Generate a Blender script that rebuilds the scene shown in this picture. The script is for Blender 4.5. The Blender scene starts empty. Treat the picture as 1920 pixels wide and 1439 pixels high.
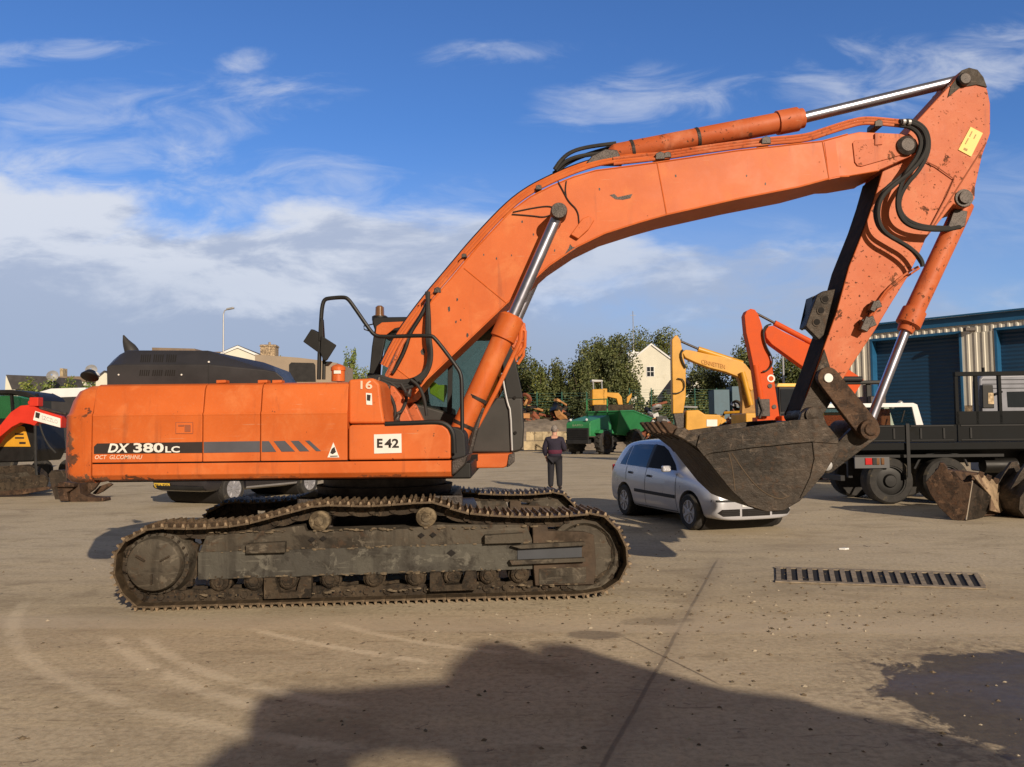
import bpy, bmesh, math, random
from mathutils import Vector, Matrix
from mathutils.bvhtree import BVHTree
from mathutils.geometry import tessellate_polygon
random.seed(7)
R = math.radians
SC = bpy.context.scene
COL = SC.collection
# ------------------------------------------------------------ camera
FPX, H, HOR, ROLL = 1507.0, 1.7, 805.0, R(0.6)
PITCH = math.atan((HOR-719.5)/FPX)
Fv = Vector((0, math.cos(PITCH), math.sin(PITCH)))
R0, U0 = Vector((1, 0, 0)), Vector((0, -math.sin(PITCH), math.cos(PITCH)))
Rv = R0*math.cos(ROLL) - U0*math.sin(ROLL)
Uv = U0*math.cos(ROLL) + R0*math.sin(ROLL)
CAM = Vector((0, 0, H))
cd = bpy.data.cameras.new('camera'); cam = bpy.data.objects.new('camera', cd); COL.objects.link(cam)
cam.matrix_world = Matrix(((Rv.x, Uv.x, -Fv.x, 0), (Rv.y, Uv.y, -Fv.y, 0), (Rv.z, Uv.z, -Fv.z, H), (0, 0, 0, 1)))
cd.sensor_width = 36; cd.lens = 36*FPX/1920; cd.clip_end = 3000; cd.clip_start = .05
SC.camera = cam
# ------------------------------------------------------------ sun, sky, exposure
SUND = Vector((-1.05, 2.35, -1)).normalized()        # the way light travels
sl = bpy.data.lights.new('sun', 'SUN'); sl.energy = 4.9; sl.angle = R(.6); sl.color = (1, .84, .66)
so = bpy.data.objects.new('sun', sl); COL.objects.link(so)
so.rotation_euler = SUND.to_track_quat('-Z', 'Y').to_euler(); so.location = (8, -12, 12)
W = bpy.data.worlds.new('World'); SC.world = W; W.use_nodes = True
SC.view_settings.view_transform = 'Standard'; SC.view_settings.look = 'None'
SC.view_settings.exposure = 0; SC.view_settings.gamma = 1
class NT:
    def __init__(s, tree): s.t = tree; s.n = tree.nodes; s.l = tree.links
    def new(s, ty, **kw):
        n = s.n.new(ty)
        for k, v in kw.items(): setattr(n, k, v)
        return n
    def put(s, sock, v):
        if hasattr(v, 'is_linked') or isinstance(v, bpy.types.NodeSocket): s.l.new(v, sock)
        else:
            if isinstance(v, (tuple, list)) and len(v) == 3 and sock.type == 'RGBA': v = (*v, 1)
            sock.default_value = v
    def m(s, op, a, b=0.0, c=0.0, clamp=False):
        n = s.new('ShaderNodeMath', operation=op, use_clamp=clamp)
        s.put(n.inputs[0], a); s.put(n.inputs[1], b); s.put(n.inputs[2], c); return n.outputs[0]
    def step(s, v, a, b, lo=0., hi=1.):
        n = s.new('ShaderNodeMapRange', interpolation_type='SMOOTHSTEP')
        s.put(n.inputs[0], v)
        for i, q in enumerate((a, b, lo, hi)): s.put(n.inputs[i+1], q)
        return n.outputs[0]
    def noise(s, vec, sc, det=5., rough=.55, dist=0.):
        n = s.new('ShaderNodeTexNoise'); s.put(n.inputs['Vector'], vec); s.put(n.inputs['Scale'], sc)
        s.put(n.inputs['Detail'], det); s.put(n.inputs['Roughness'], rough); s.put(n.inputs['Distortion'], dist); return n.outputs[0]
    def mix(s, f, a, b, mode='MIX'):
        n = s.new('ShaderNodeMix', data_type='RGBA', blend_type=mode)
        s.put(n.inputs[0], f); s.put(n.inputs[6], a); s.put(n.inputs[7], b); return n.outputs[2]
    def scl(s, vec, xyz, loc=(0, 0, 0), rot=(0, 0, 0)):
        n = s.new('ShaderNodeMapping'); s.put(n.inputs[0], vec); n.inputs[1].default_value = loc; n.inputs[2].default_value = rot; n.inputs[3].default_value = xyz; return n.outputs[0]
    def xyz(s, v):
        n = s.new('ShaderNodeSeparateXYZ'); s.put(n.inputs[0], v); return n.outputs
    def comb(s, x, y, z=0.):
        n = s.new('ShaderNodeCombineXYZ'); s.put(n.inputs[0], x); s.put(n.inputs[1], y); s.put(n.inputs[2], z); return n.outputs[0]
def build_world():
    T = NT(W.node_tree); W.node_tree.nodes.clear()
    out = T.new('ShaderNodeOutputWorld'); bg = T.new('ShaderNodeBackground'); T.l.new(bg.outputs[0], out.inputs[0])
    sky = T.new('ShaderNodeTexSky', sky_type='NISHITA', sun_disc=False)
    sky.sun_elevation = math.asin(-SUND.z); sky.sun_rotation = math.atan2(-SUND.x, -SUND.y)
    sky.air_density = 1.0; sky.dust_density = .4; sky.ozone_density = 2.0
    d = T.new('ShaderNodeTexCoord').outputs['Generated']
    x, y, z = T.xyz(d)
    ya = T.m('MAXIMUM', T.m('ABSOLUTE', y), .25)
    u = T.m('DIVIDE', x, ya); v = T.m('DIVIDE', z, ya)
    uv = T.comb(u, v, 0.)
    n1 = T.noise(T.scl(uv, (2.6, 7.5, 1), (3.1, .4, 0), (0, 0, R(-9))), 1., 9., .58, .25)
    n2 = T.noise(T.scl(uv, (6.5, 19, 1), (1, 5, 0), (0, 0, R(-12))), 1., 10., .62, .7)
    n3 = T.noise(T.scl(uv, (1.6, 5, 1), (8, 2, 0)), 1., 6., .5)
    # a cloud bank low over the horizon, higher on the left, thinning to the right
    top = T.m('ADD', .262, T.m('MULTIPLY', u, -.10))
    top = T.m('ADD', top, T.m('MULTIPLY', T.m('SUBTRACT', n1, .5), .34))
    bank = T.step(T.m('SUBTRACT', top, v), -.015, .045)
    thin = T.step(T.m('ADD', T.m('MULTIPLY', n3, .8), T.m('MULTIPLY', n2, .6)), .50, .86)
    rightgap = T.m('MULTIPLY', T.step(u, -.05, .25), T.step(v, .08, .17))
    bank = T.m('MULTIPLY', bank, T.m('SUBTRACT', 1., T.m('MULTIPLY', rightgap, T.m('SUBTRACT', 1., T.m('MULTIPLY', thin, .9)))))
    mask = bank
    for (bx, by, rx, ry, k) in ((90, 72, 190, 26, .8), (450, 92, 55, 24, .8), (530, 165, 110, 50, .8), (190, 250, 330, 130, .55), (90, 320, 330, 90, .9),
                                (985, 82, 150, 30, .6), (1240, 175, 190, 60, .75), (1640, 160, 170, 90, .7), (1880, 110, 110, 70, .9), (480, 350, 240, 60, .75), (740, 385, 230, 50, .7), (1840, 390, 260, 120, .35), (1450, 480, 320, 70, .35)):
        a = T.m('DIVIDE', T.m('SUBTRACT', u, (bx-960)/FPX), rx/FPX); b = T.m('DIVIDE', T.m('SUBTRACT', v, (HOR-by)/FPX), ry/FPX)
        a = T.m('ADD', a, T.m('MULTIPLY', b, -.3))
        r2 = T.m('ADD', T.m('MULTIPLY', a, a), T.m('MULTIPLY', b, b))
        g = T.m('SUBTRACT', 1.0, T.m('MULTIPLY', r2, .62))
        g = T.m('ADD', g, T.m('MULTIPLY', T.m('SUBTRACT', n2, .56), 5.5))
        g = T.m('MULTIPLY', T.step(g, -.3, 2.0), T.m('SUBTRACT', 1., T.step(r2, .6, 2.6)))
        mask = T.m('MAXIMUM', mask, T.m('MULTIPLY', g, k*.78))
    n4 = T.noise(T.scl(uv, (4.2, 10, 1), (5, 9, 0), (0, 0, R(-6))), 1., 9., .6, .3)
    lit = T.step(T.m('ADD', n4, T.m('MULTIPLY', T.m('SUBTRACT', v, .20), 1.6)), .43, .58)
    shade = T.mix(T.step(v, .0, .26), (3.0, 3.65, 5.0), (4.4, 5.0, 6.4))
    cc = T.mix(lit, shade, (7.4, 7.7, 8.4))
    blue = T.mix(1., sky.outputs[0], (.55, .87, 1.38), 'MULTIPLY')
    c = T.mix(T.m('MULTIPLY', mask, .93), blue, cc)
    hz = T.m('MULTIPLY', T.m('SUBTRACT', 1., T.step(v, .02, .40)), T.m('ADD', .35, T.m('MULTIPLY', T.step(n3, .35, .6), .35)))
    c = T.mix(hz, c, (3.9, 4.7, 6.3))
    # unseen sky overhead and behind: warm grey cloud added to warm the fill light
    over = T.m('MAXIMUM', T.step(z, .50, .72), T.step(T.m('MULTIPLY', y, -1.), -.15, .25))
    n5 = T.noise(T.scl(d, (2.2, 2.2, 3.)), 1., 6., .55)
    c = T.mix(T.m('MULTIPLY', over, T.step(n5, .30, .50, .7, 1.)), c, T.mix(T.step(n5, .4, .7), (1.75, 1.6, 1.45), (1.2, 1.12, 1.05)))
    T.l.new(c, bg.inputs[0]); bg.inputs[1].default_value = .1
build_world()

# ------------------------------------------------------------ pixel rays used while authoring: every trace lands on its own real plane
def ray(px, py): return Fv + Rv*((px-960)/FPX) - Uv*((py-719.5)/FPX)
def at(px, py, Y):
    d = ray(px, py); return CAM + d*(Y/d.y)
def gnd(px, py, z=0.):
    d = ray(px, py); return CAM + d*((z-H)/d.z)
def on(px, py, p0, n):
    d = ray(px, py); return CAM + d*((Vector(p0)-CAM).dot(n)/d.dot(n))
# ------------------------------------------------------------ materials
MATS = {}
def M(name, col, rough=.5, metal=0., var=.12, vs=2.5, chips=(), bump=0., bs=30., coat=0., spec=.5, cw=.035):
    if name in MATS: return MATS[name]
    m = bpy.data.materials.new(name); m.use_nodes = True; T = NT(m.node_tree)
    bs_ = T.n['Principled BSDF']; o = T.new('ShaderNodeTexCoord').outputs['Object']
    n = T.noise(o, vs, 6., .6)
    f = T.step(n, .3, .7)
    c = T.mix(f, tuple(max(0, q*(1-var)) for q in col), tuple(min(1, q*(1+var)) for q in col))
    r = T.m('ADD', rough, T.m('MULTIPLY', T.m('SUBTRACT', n, .5), .25), clamp=True)
    for i, (cc, sc, th, amt) in enumerate(chips):
        q = T.noise(T.scl(o, (1, 1, 1), (i*7.3+1, i*3.1, 2)), sc, 8., .68, .2)
        k = T.m('MULTIPLY', T.step(q, th-cw*.4, th+cw), amt)
        c = T.mix(k, c, cc); r = T.m('ADD', r, T.m('MULTIPLY', k, .3), clamp=True)
    T.put(bs_.inputs['Base Color'], c); T.put(bs_.inputs['Roughness'], r)
    bs_.inputs['Metallic'].default_value = metal; bs_.inputs['Coat Weight'].default_value = coat; bs_.inputs['Specular IOR Level'].default_value = spec
    if bump:
        b = T.new('ShaderNodeBump'); b.inputs['Strength'].default_value = bump; b.inputs['Distance'].default_value = .02
        T.put(b.inputs['Height'], T.noise(o, bs, 6., .6)); T.l.new(b.outputs[0], bs_.inputs['Normal'])
    MATS[name] = m; return m
RUST = (.075, .032, .018)
def orange(name, a, b, wear=0., rough=.5, chip=.0, scuffs=()):
    m = bpy.data.materials.new(name); m.use_nodes = True; T = NT(m.node_tree); p = T.n['Principled BSDF']
    o = T.new('ShaderNodeTexCoord').outputs['Object']
    n1 = T.noise(o, .9, 6., .6); n2 = T.noise(T.scl(o, (1, 1, 1), (3, 5, 1)), 2.6, 8., .65, .4)
    c = T.mix(T.step(n1, .35, .65), a, b)
    fade = tuple(min(1, q*w) for q, w in zip(b, (1.08, 1.5, 2.2)))
    c = T.mix(T.m('MULTIPLY', T.step(n2, .48, .72), .45+wear*.3), c, fade)
    st = T.noise(T.scl(o, (9, 9, .7), (0, 0, 3)), 1., 6., .65, .3)        # grime running down
    c = T.mix(T.m('MULTIPLY', T.step(st, .55, .75), .30+wear*.3), c, (a[0]*.45, a[1]*.55, a[2]*1.2))
    sc = T.noise(T.scl(o, (2.2, 2.2, 46), (7, 1, 2), (0, R(24), 0)), 1., 3., .5)   # fine scratches
    c = T.mix(T.m('MULTIPLY', T.step(sc, .70, .72), T.m('MULTIPLY', T.step(n2, .45, .55), .35)), c, (.55, .30, .18))
    patch = T.step(T.noise(T.scl(o, (1, 1, 1), (11, 2, 4)), .75, 4., .6), .46-wear*.08, .66-wear*.1)
    k = T.step(T.noise(T.scl(o, (1, 1, 1), (2, 9, 4)), 17., 6., .65), .685-wear*.06, .71-wear*.06)
    k2 = T.step(T.noise(T.scl(o, (1, 1, 1), (5, 2, 8)), 5.5, 8., .68, .3), .695-wear*.05-chip, .715-wear*.05-chip)
    k = T.m('MAXIMUM', T.m('MULTIPLY', k, T.m('MULTIPLY', patch, 1.)), k2)
    c = T.mix(T.m('MULTIPLY', k, .9), c, T.mix(T.step(n2, .4, .6), (.05, .022, .014), (.14, .055, .028)))
    ox, oy, oz = T.xyz(o)
    for (sx, sz, rx, rz_, amt) in scuffs:
        u_ = T.m('DIVIDE', T.m('SUBTRACT', ox, sx), rx); v_ = T.m('DIVIDE', T.m('SUBTRACT', oz, sz), rz_)
        e_ = T.m('SUBTRACT', 1., T.m('SQRT', T.m('ADD', T.m('MULTIPLY', u_, u_), T.m('MULTIPLY', v_, v_))))
        e_ = T.m('ADD', T.m('MINIMUM', e_, .6), T.m('MULTIPLY', T.m('SUBTRACT', T.noise(T.scl(o, (1, 1, 1), (sx, 3, sz)), 9., 8., .7, .4), .5), 3.2))
        c = T.mix(T.m('MULTIPLY', T.step(e_, .42, .52), amt), c, T.mix(T.step(n2, .4, .6), (.07, .035, .022), (.17, .085, .05)))
    dust = T.noise(o, 60., 3., .6)
    c = T.mix(T.m('MULTIPLY', T.step(dust, .5, .8), .10), c, (.45, .35, .25))
    T.put(p.inputs['Base Color'], c); p.inputs['Specular IOR Level'].default_value = .3
    T.put(p.inputs['Roughness'], T.m('ADD', T.m('ADD', rough, T.m('MULTIPLY', T.m('SUBTRACT', n2, .5), .3)), T.m('MULTIPLY', k, .3), clamp=True))
    bp = T.new('ShaderNodeBump'); bp.inputs['Strength'].default_value = .12; bp.inputs['Distance'].default_value = .02
    T.put(bp.inputs['Height'], T.m('SUBTRACT', T.noise(o, 3., 4., .5), T.m('MULTIPLY', k, .4))); T.l.new(bp.outputs[0], p.inputs['Normal'])
    MATS[name] = m; return m
def steel(name, cols, dark, rust, rough=.6, metal=.25, sc=1., bump=.35):
    m = bpy.data.materials.new(name); m.use_nodes = True; T = NT(m.node_tree); p = T.n['Principled BSDF']
    o = T.new('ShaderNodeTexCoord').outputs['Object']
    a, b = cols
    n1 = T.noise(o, 1.1*sc, 7., .62, .3); n2 = T.noise(T.scl(o, (1, 1, 1), (4, 2, 7)), 3.2*sc, 8., .68, .5); n3 = T.noise(T.scl(o, (1, 1, 1), (9, 5, 2)), 13*sc, 7., .7, .3); n4 = T.noise(T.scl(o, (2, 2, 22), (1, 8, 3), (0, R(35), 0)), 1.5*sc, 4., .6)
    c = T.mix(T.step(n1, .38, .62), a, b)
    c = T.mix(T.m('MULTIPLY', T.step(n2, .50, .60), .75), c, dark)
    c = T.mix(T.m('MULTIPLY', T.step(n3, .54, .66), .55), c, rust)
    c = T.mix(T.m('MULTIPLY', T.step(T.noise(T.scl(o, (1, 1, 1), (2, 2, 9)), 5.*sc, 8., .7, .6), .57, .62), .7), c, tuple(min(1, q*1.75) for q in b))
    c = T.mix(T.m('MULTIPLY', T.step(n4, .62, .66), .35), c, tuple(min(1, q*2.0) for q in b))
    c = T.mix(T.m('MULTIPLY', T.step(T.noise(T.scl(o, (7, 7, .8), (6, 1, 1)), 1., 6., .6), .52, .68), .5), c, dark)
    T.put(p.inputs['Base Color'], c); p.inputs['Metallic'].default_value = metal; p.inputs['Specular IOR Level'].default_value = .3
    T.put(p.inputs['Roughness'], T.m('ADD', rough, T.m('MULTIPLY', T.m('SUBTRACT', n3, .5), .6), clamp=True))
    bp = T.new('ShaderNodeBump'); bp.inputs['Strength'].default_value = bump; bp.inputs['Distance'].default_value = .03
    T.put(bp.inputs['Height'], T.m('ADD', n3, T.m('MULTIPLY', n2, .8))); T.l.new(bp.outputs[0], p.inputs['Normal'])
    MATS[name] = m; return m
OR = orange('orange_paint', (.51, .104, .019), (.61, .138, .029), .35)
ORW = orange('worn_orange_paint', (.47, .10, .028), (.56, .14, .048), 1.35, .55)
ORC = orange('scuffed_counterweight_paint', (.52, .104, .018), (.61, .132, .026), .8, .5, .03, scuffs=((-3.03, 1.23, .5, .12, .95), (-3.0, 1.42, .16, .14, .9), (-2.98, 1.62, .10, .2, .9), (-2.75, 1.24, .3, .07, .9)))
BLK = M('black_paint', (.010, .0095, .009), .5, var=.3, vs=4, spec=.35)
HOOD = M('charcoal_hood_paint', (.026, .024, .026), .45, var=.25, vs=2)
RUB = M('rubber', (.02, .019, .018), .75, var=.4, vs=6)
DST = steel('dusty_track_steel', ((.040, .030, .021), (.065, .048, .031)), (.010, .008, .006), (.075, .04, .022), .8, .1, 2.2, .6)
SHOE = M('worn_track_shoe_steel', (.115, .082, .05), .62, .45, var=.4, vs=9, chips=(((.07, .05, .035), 8., .56, .8),), bump=.4, bs=40, cw=.13)
FRM = steel('muddy_frame_steel', ((.050, .040, .029), (.082, .070, .053)), (.018, .014, .010), (.085, .05, .03), .75, .1, .8, .5)
FRG = steel('grey_frame_steel', ((.058, .054, .046), (.085, .080, .066)), (.026, .022, .018), (.06, .055, .045), .7, .15, .9, .4)
BKT = steel('worn_bucket_steel', ((.038, .030, .023), (.066, .050, .037)), (.016, .013, .010), (.085, .048, .028), .55, .3, .9, .45)
BKR = steel('rusty_bucket_steel', ((.060, .036, .023), (.095, .056, .034)), (.022, .014, .010), (.12, .055, .028), .7, .2, 1.4, .5)
CHR = M('chrome_rod', (.46, .46, .54), .33, 1., var=.05, vs=4)
DKS = M('dark_pin_steel', (.06, .05, .045), .5, .5, var=.4, vs=12, bump=.3, bs=50)
WHT = M('white_decal', (.75, .73, .68), .45, var=.06)
WHP = M('white_paint', (.75, .76, .76), .35, var=.05)
GRS = M('grey_stripe_vinyl', (.085, .085, .10), .4, var=.1)
BST = M('black_stripe_vinyl', (.03, .022, .02), .4, var=.15)
YEL = M('yellow_paint', (.58, .29, .022), .42, var=.1, vs=1.5, chips=((RUST, 4., .70, .8),))
YLD = M('pale_yellow_plate', (.80, .55, .12), .5, var=.08)
RED = M('red_orange_paint', (.58, .085, .018), .6, var=.06, spec=.15, chips=((RUST, 5., .74, .8),))
REDM = M('red_paint', (.58, .035, .018), .5, var=.07, spec=.25)
GRN = M('green_paint', (.03, .20, .07), .42, var=.12, vs=1.2, chips=(((.12, .16, .08), 3., .64, .6),))
SIL = M('silver_car_paint', (.47, .475, .51), .3, .25, var=.02, coat=.5)
NAV = M('dark_suv_paint', (.03, .028, .035), .25, .3, var=.1, coat=.8)
PLA = M('grey_plastic', (.022, .022, .023), .65, var=.2, spec=.3)
ALU = M('alloy', (.42, .42, .44), .45, .5, var=.1)
TYR = M('tyre_rubber', (.028, .026, .024), .85, var=.4, vs=8, chips=(((.10, .085, .06), 4., .58, .6),))
GLD = M('dark_car_glass', (.02, .024, .028), .08, var=.05, coat=.0, spec=.45)
BLP = M('blue_sheet_metal', (.015, .10, .22), .45, var=.12, vs=.8)
BLD = M('blue_door_metal', (.009, .045, .10), .45, var=.12, vs=.5)
CRM = M('cream_cladding', (.64, .61, .52), .5, var=.08, vs=.6)
RND = M('cream_render', (.66, .64, .54), .9, var=.06, vs=.4, chips=(((.55, .5, .38), .5, .6, .5),), bump=.1)
SLT = M('slate_roof', (.055, .052, .055), .8, var=.25, vs=1., bump=.3, bs=5)
TIL = M('brown_roof', (.20, .15, .11), .85, var=.15, vs=1., bump=.2, bs=5)
STN = M('yellow_stone', (.40, .32, .20), .9, var=.35, vs=1.5, chips=(((.15, .11, .07), 2., .58, .8),), bump=.6, bs=6)
BRK = M('rubble_stone', (.40, .30, .19), .9, var=.45, vs=5, chips=(((.14, .10, .07), 6., .52, .8),), bump=.6, bs=12)
LMP = M('clear_lamp', (.7, .72, .75), .1, .2, var=.1, vs=20, coat=1)
RLP = M('red_lamp', (.45, .02, .02), .2, var=.1)
HIV = M('hi_vis_cloth', (.42, .62, .06), .7, var=.15)
SKN = M('skin', (.50, .27, .19), .6, var=.08)
JUM = M('navy_jumper', (.018, .014, .030), .85, var=.3, vs=20)
MAR = M('maroon_band', (.09, .012, .035), .85, var=.2, vs=20)
TRS = M('dark_trousers', (.012, .012, .018), .85, var=.3, vs=15)
HAI = M('grey_hair', (.22, .19, .17), .8, var=.3, vs=40)
GAL = M('galvanised_steel', (.42, .42, .42), .5, .5, var=.1)
IRO = M('grate_iron', (.26, .21, .15), .8, .0, var=.3, vs=10, bump=.3)
PIT = M('dark_pit', (.008, .006, .005), .9, var=.2)
WAR = M('earth', (.20, .165, .13), .95, var=.25, vs=2., bump=.8, bs=4)
GRY = M('grey_lorry_paint', (.20, .21, .25), .4, var=.1)
TRK = M('black_lorry_paint', (.006, .007, .008), .7, var=.4, vs=3, chips=(((.018, .018, .016), 3., .6, .6),), spec=.2)
TAN = M('tan_wall', (.30, .24, .18), .85, var=.08, vs=.5)
AMB = M('amber_lens', (.16, .075, .03), .2, var=.2, coat=.6)
def glass_mat():
    m = bpy.data.materials.new('tinted_cab_glass'); m.use_nodes = True; T = NT(m.node_tree)
    T.n.remove(T.n['Principled BSDF']); o = T.n['Material Output']
    a = T.new('ShaderNodeBsdfTransparent'); a.inputs[0].default_value = (.66, .72, .66, 1)
    g = T.new('ShaderNodeBsdfGlossy'); g.inputs['Roughness'].default_value = .03
    f = T.new('ShaderNodeFresnel'); f.inputs[0].default_value = 1.6
    x = T.new('ShaderNodeMixShader'); T.l.new(f.outputs[0], x.inputs[0]); T.l.new(a.outputs[0], x.inputs[1]); T.l.new(g.outputs[0], x.inputs[2]); T.l.new(x.outputs[0], o.inputs[0])
    return m
GLS = glass_mat()
def leaf_mat(name, a, b, c):
    m = bpy.data.materials.new(name); m.use_nodes = True; T = NT(m.node_tree); p = T.n['Principled BSDF']
    g = T.new('ShaderNodeNewGeometry'); o = T.new('ShaderNodeTexCoord').outputs['Object']
    k = T.mix(T.step(T.noise(o, .35, 3.), .38, .62), a, b)
    k = T.mix(T.step(g.outputs['Random Per Island'], .82, 1.), k, c)
    T.put(p.inputs['Base Color'], k); p.inputs['Roughness'].default_value = .65
    p.inputs['Transmission Weight'].default_value = 0; MATS[name] = m; return m
LF1 = leaf_mat('dark_leaves', (.055, .070, .024), (.10, .12, .036), (.17, .165, .05))
LF2 = leaf_mat('olive_leaves', (.055, .075, .018), (.12, .14, .03), (.19, .18, .045))
LF3 = leaf_mat('bright_leaves', (.10, .15, .03), (.19, .23, .045), (.28, .28, .07))
LF4 = leaf_mat('russet_leaves', (.22, .07, .03), (.16, .09, .03), (.25, .12, .04))
BARK = M('bark', (.075, .055, .04), .9, var=.3, vs=3)

# ------------------------------------------------------------ mesh helpers
class MB:
    def __init__(s): s.v = []; s.f = []; s.mi = []
    def add(s, v, f, mi=0):
        k = len(s.v); s.v += [Vector(q) for q in v]; s.f += [tuple(i+k for i in q) for q in f]; s.mi += [mi]*len(f); return s
    def prism(s, pts, vec, mi=0):
        n = len(pts); vec = Vector(vec); pts = [Vector(p) for p in pts]
        return s.add(pts+[p+vec for p in pts], [tuple(range(n)), tuple(range(2*n-1, n-1, -1))]+[(i, i+n, (i+1) % n+n, (i+1) % n) for i in range(n)], mi)
    def box(s, c, size, M4=None, mi=0):
        x, y, z = [q/2 for q in size]; c = Vector(c)
        v = [Vector((a*x, b*y, d*z)) for a in (-1, 1) for b in (-1, 1) for d in (-1, 1)]
        v = [(M4 @ q if M4 else q)+c for q in v]
        return s.add(v, [(0, 1, 3, 2), (4, 6, 7, 5), (0, 4, 5, 1), (2, 3, 7, 6), (0, 2, 6, 4), (1, 5, 7, 3)], mi)
    def b2(s, a, b, mi=0):
        a, b = Vector(a), Vector(b); return s.box((a+b)/2, [abs(q) for q in (b-a)], mi=mi)
    def lathe(s, p, ax, prof, n=24, mi=0, cap=True):
        """prof: (dist along axis, radius)"""
        p = Vector(p); ax = Vector(ax).normalized(); u = ax.orthogonal().normalized(); w = ax.cross(u)
        v = []; f = []
        for (d, r) in prof:
            for i in range(n):
                a = 2*math.pi*i/n; v.append(p+ax*d+(u*math.cos(a)+w*math.sin(a))*r)
        for j in range(len(prof)-1):
            for i in range(n): f.append((j*n+i, j*n+(i+1) % n, (j+1)*n+(i+1) % n, (j+1)*n+i))
        if cap: f += [tuple(range(n-1, -1, -1)), tuple(range((len(prof)-1)*n, len(prof)*n))]
        return s.add(v, f, mi)
    def cyl(s, a, b, r, r2=None, n=20, mi=0):
        a, b = Vector(a), Vector(b); return s.lathe(a, b-a, [(0, r), ((b-a).length, r2 if r2 is not None else r)], n, mi)
    def tube(s, pts, r, n=8, mi=0, smooth=0):
        pts = [Vector(p) for p in pts]
        if smooth: r = r if not isinstance(r, (list, tuple)) else list(r)
        for _ in range(smooth):
            if isinstance(r, list):
                r = [r[0]]+[w for a, b in zip(r, r[1:]) for w in (a*.75+b*.25, a*.25+b*.75)]+[r[-1]]
            q = [pts[0]]
            for a, b in zip(pts, pts[1:]): q += [a*.75+b*.25, a*.25+b*.75]
            q.append(pts[-1]); pts = q
        v = []; f = []; u = None
        for i, p in enumerate(pts):
            t = (pts[min(i+1, len(pts)-1)]-pts[max(i-1, 0)]).normalized()
            u = t.orthogonal().normalized() if u is None else (u-t*u.dot(t)).normalized()
            w = t.cross(u); rr = r[i] if isinstance(r, (list, tuple)) else r
            v += [p+(u*math.cos(2*math.pi*k/n)+w*math.sin(2*math.pi*k/n))*rr for k in range(n)]
        for j in range(len(pts)-1):
            f += [(j*n+k, j*n+(k+1) % n, (j+1)*n+(k+1) % n, (j+1)*n+k) for k in range(n)]
        f += [tuple(range(n-1, -1, -1)), tuple(range((len(pts)-1)*n, len(pts)*n))]
        return s.add(v, f, mi)
    def grid(s, rows, mi=0, close=False):
        n = len(rows[0]); v = [p for r in rows for p in r]; f = []
        for j in range(len(rows)-1):
            for i in range(n if close else n-1): f.append((j*n+i, j*n+(i+1) % n, (j+1)*n+(i+1) % n, (j+1)*n+i))
        return s.add(v, f, mi)
    def ball(s, c, r, sc=(1, 1, 1), n=12, mi=0):
        c = Vector(c); rows = []
        for j in range(n//2+1):
            a = math.pi*j/(n//2)
            rows.append([c+Vector((math.sin(a)*math.cos(2*math.pi*i/n)*sc[0], math.sin(a)*math.sin(2*math.pi*i/n)*sc[1], math.cos(a)*sc[2]))*r for i in range(n)])
        return s.grid(rows, mi, True)
RM = {}
def thing(name, label, cat, loc=(0, 0, 0), rz=0., group=None, scale=1.):
    o = bpy.data.objects.new(name, None); COL.objects.link(o); o.location = loc; o.rotation_euler = (0, 0, rz); o.scale = (scale,)*3
    o.empty_display_size = .2; o['label'] = label; o['category'] = cat
    if group: o['group'] = group
    RM[o.name] = Matrix.Translation(Vector(loc)) @ Matrix.Rotation(rz, 4, 'Z') @ Matrix.Scale(scale, 4); return o
def put(name, mb, mat, parent=None, bevel=0., local=False, smooth=True, ang=35, seg=2, label=None):
    me = bpy.data.meshes.new(name)
    v = mb.v
    if parent is not None and not local:
        inv = RM[parent.name].inverted(); v = [inv @ q for q in v]
    me.from_pydata([tuple(q) for q in v], [], mb.f)
    for m in (mat if isinstance(mat, (list, tuple)) else [mat]): me.materials.append(m)
    me.polygons.foreach_set('material_index', mb.mi)
    bm = bmesh.new(); bm.from_mesh(me); bmesh.ops.remove_doubles(bm, verts=bm.verts, dist=1e-5) if smooth else None
    bmesh.ops.recalc_face_normals(bm, faces=bm.faces); bm.to_mesh(me); bm.free()
    if smooth:
        me.polygons.foreach_set('use_smooth', [True]*len(me.polygons)); me.set_sharp_from_angle(angle=R(ang))
    o = bpy.data.objects.new(name, me); COL.objects.link(o)
    if parent is not None: o.parent = parent; RM[o.name] = RM[parent.name]
    else: RM[o.name] = Matrix.Identity(4)
    if bevel:
        b = o.modifiers.new('bevel', 'BEVEL'); b.width = bevel; b.segments = seg; b.limit_method = 'ANGLE'; b.angle_limit = R(30); b.harden_normals = True
    if label: o['label'] = label
    return o
def solo(name, mb, mat, label, cat, group=None, **kw):
    o = put(name, mb, mat, None, **kw); o['label'] = label; o['category'] = cat
    if group: o['group'] = group
    return o
def struct(name, mb, mat, **kw):
    o = put(name, mb, mat, None, **kw); o['kind'] = 'structure'; return o
def tr(pts, Y): return [at(x, y, Y) for x, y in pts]
def slab(pts, Y, th): return MB().prism(tr(pts, Y), (0, th, 0))
def circ(c, r, n=24, ax='y'):
    return [Vector(c)+Vector((r*math.cos(2*math.pi*i/n), 0, r*math.sin(2*math.pi*i/n))) for i in range(n)]
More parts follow.
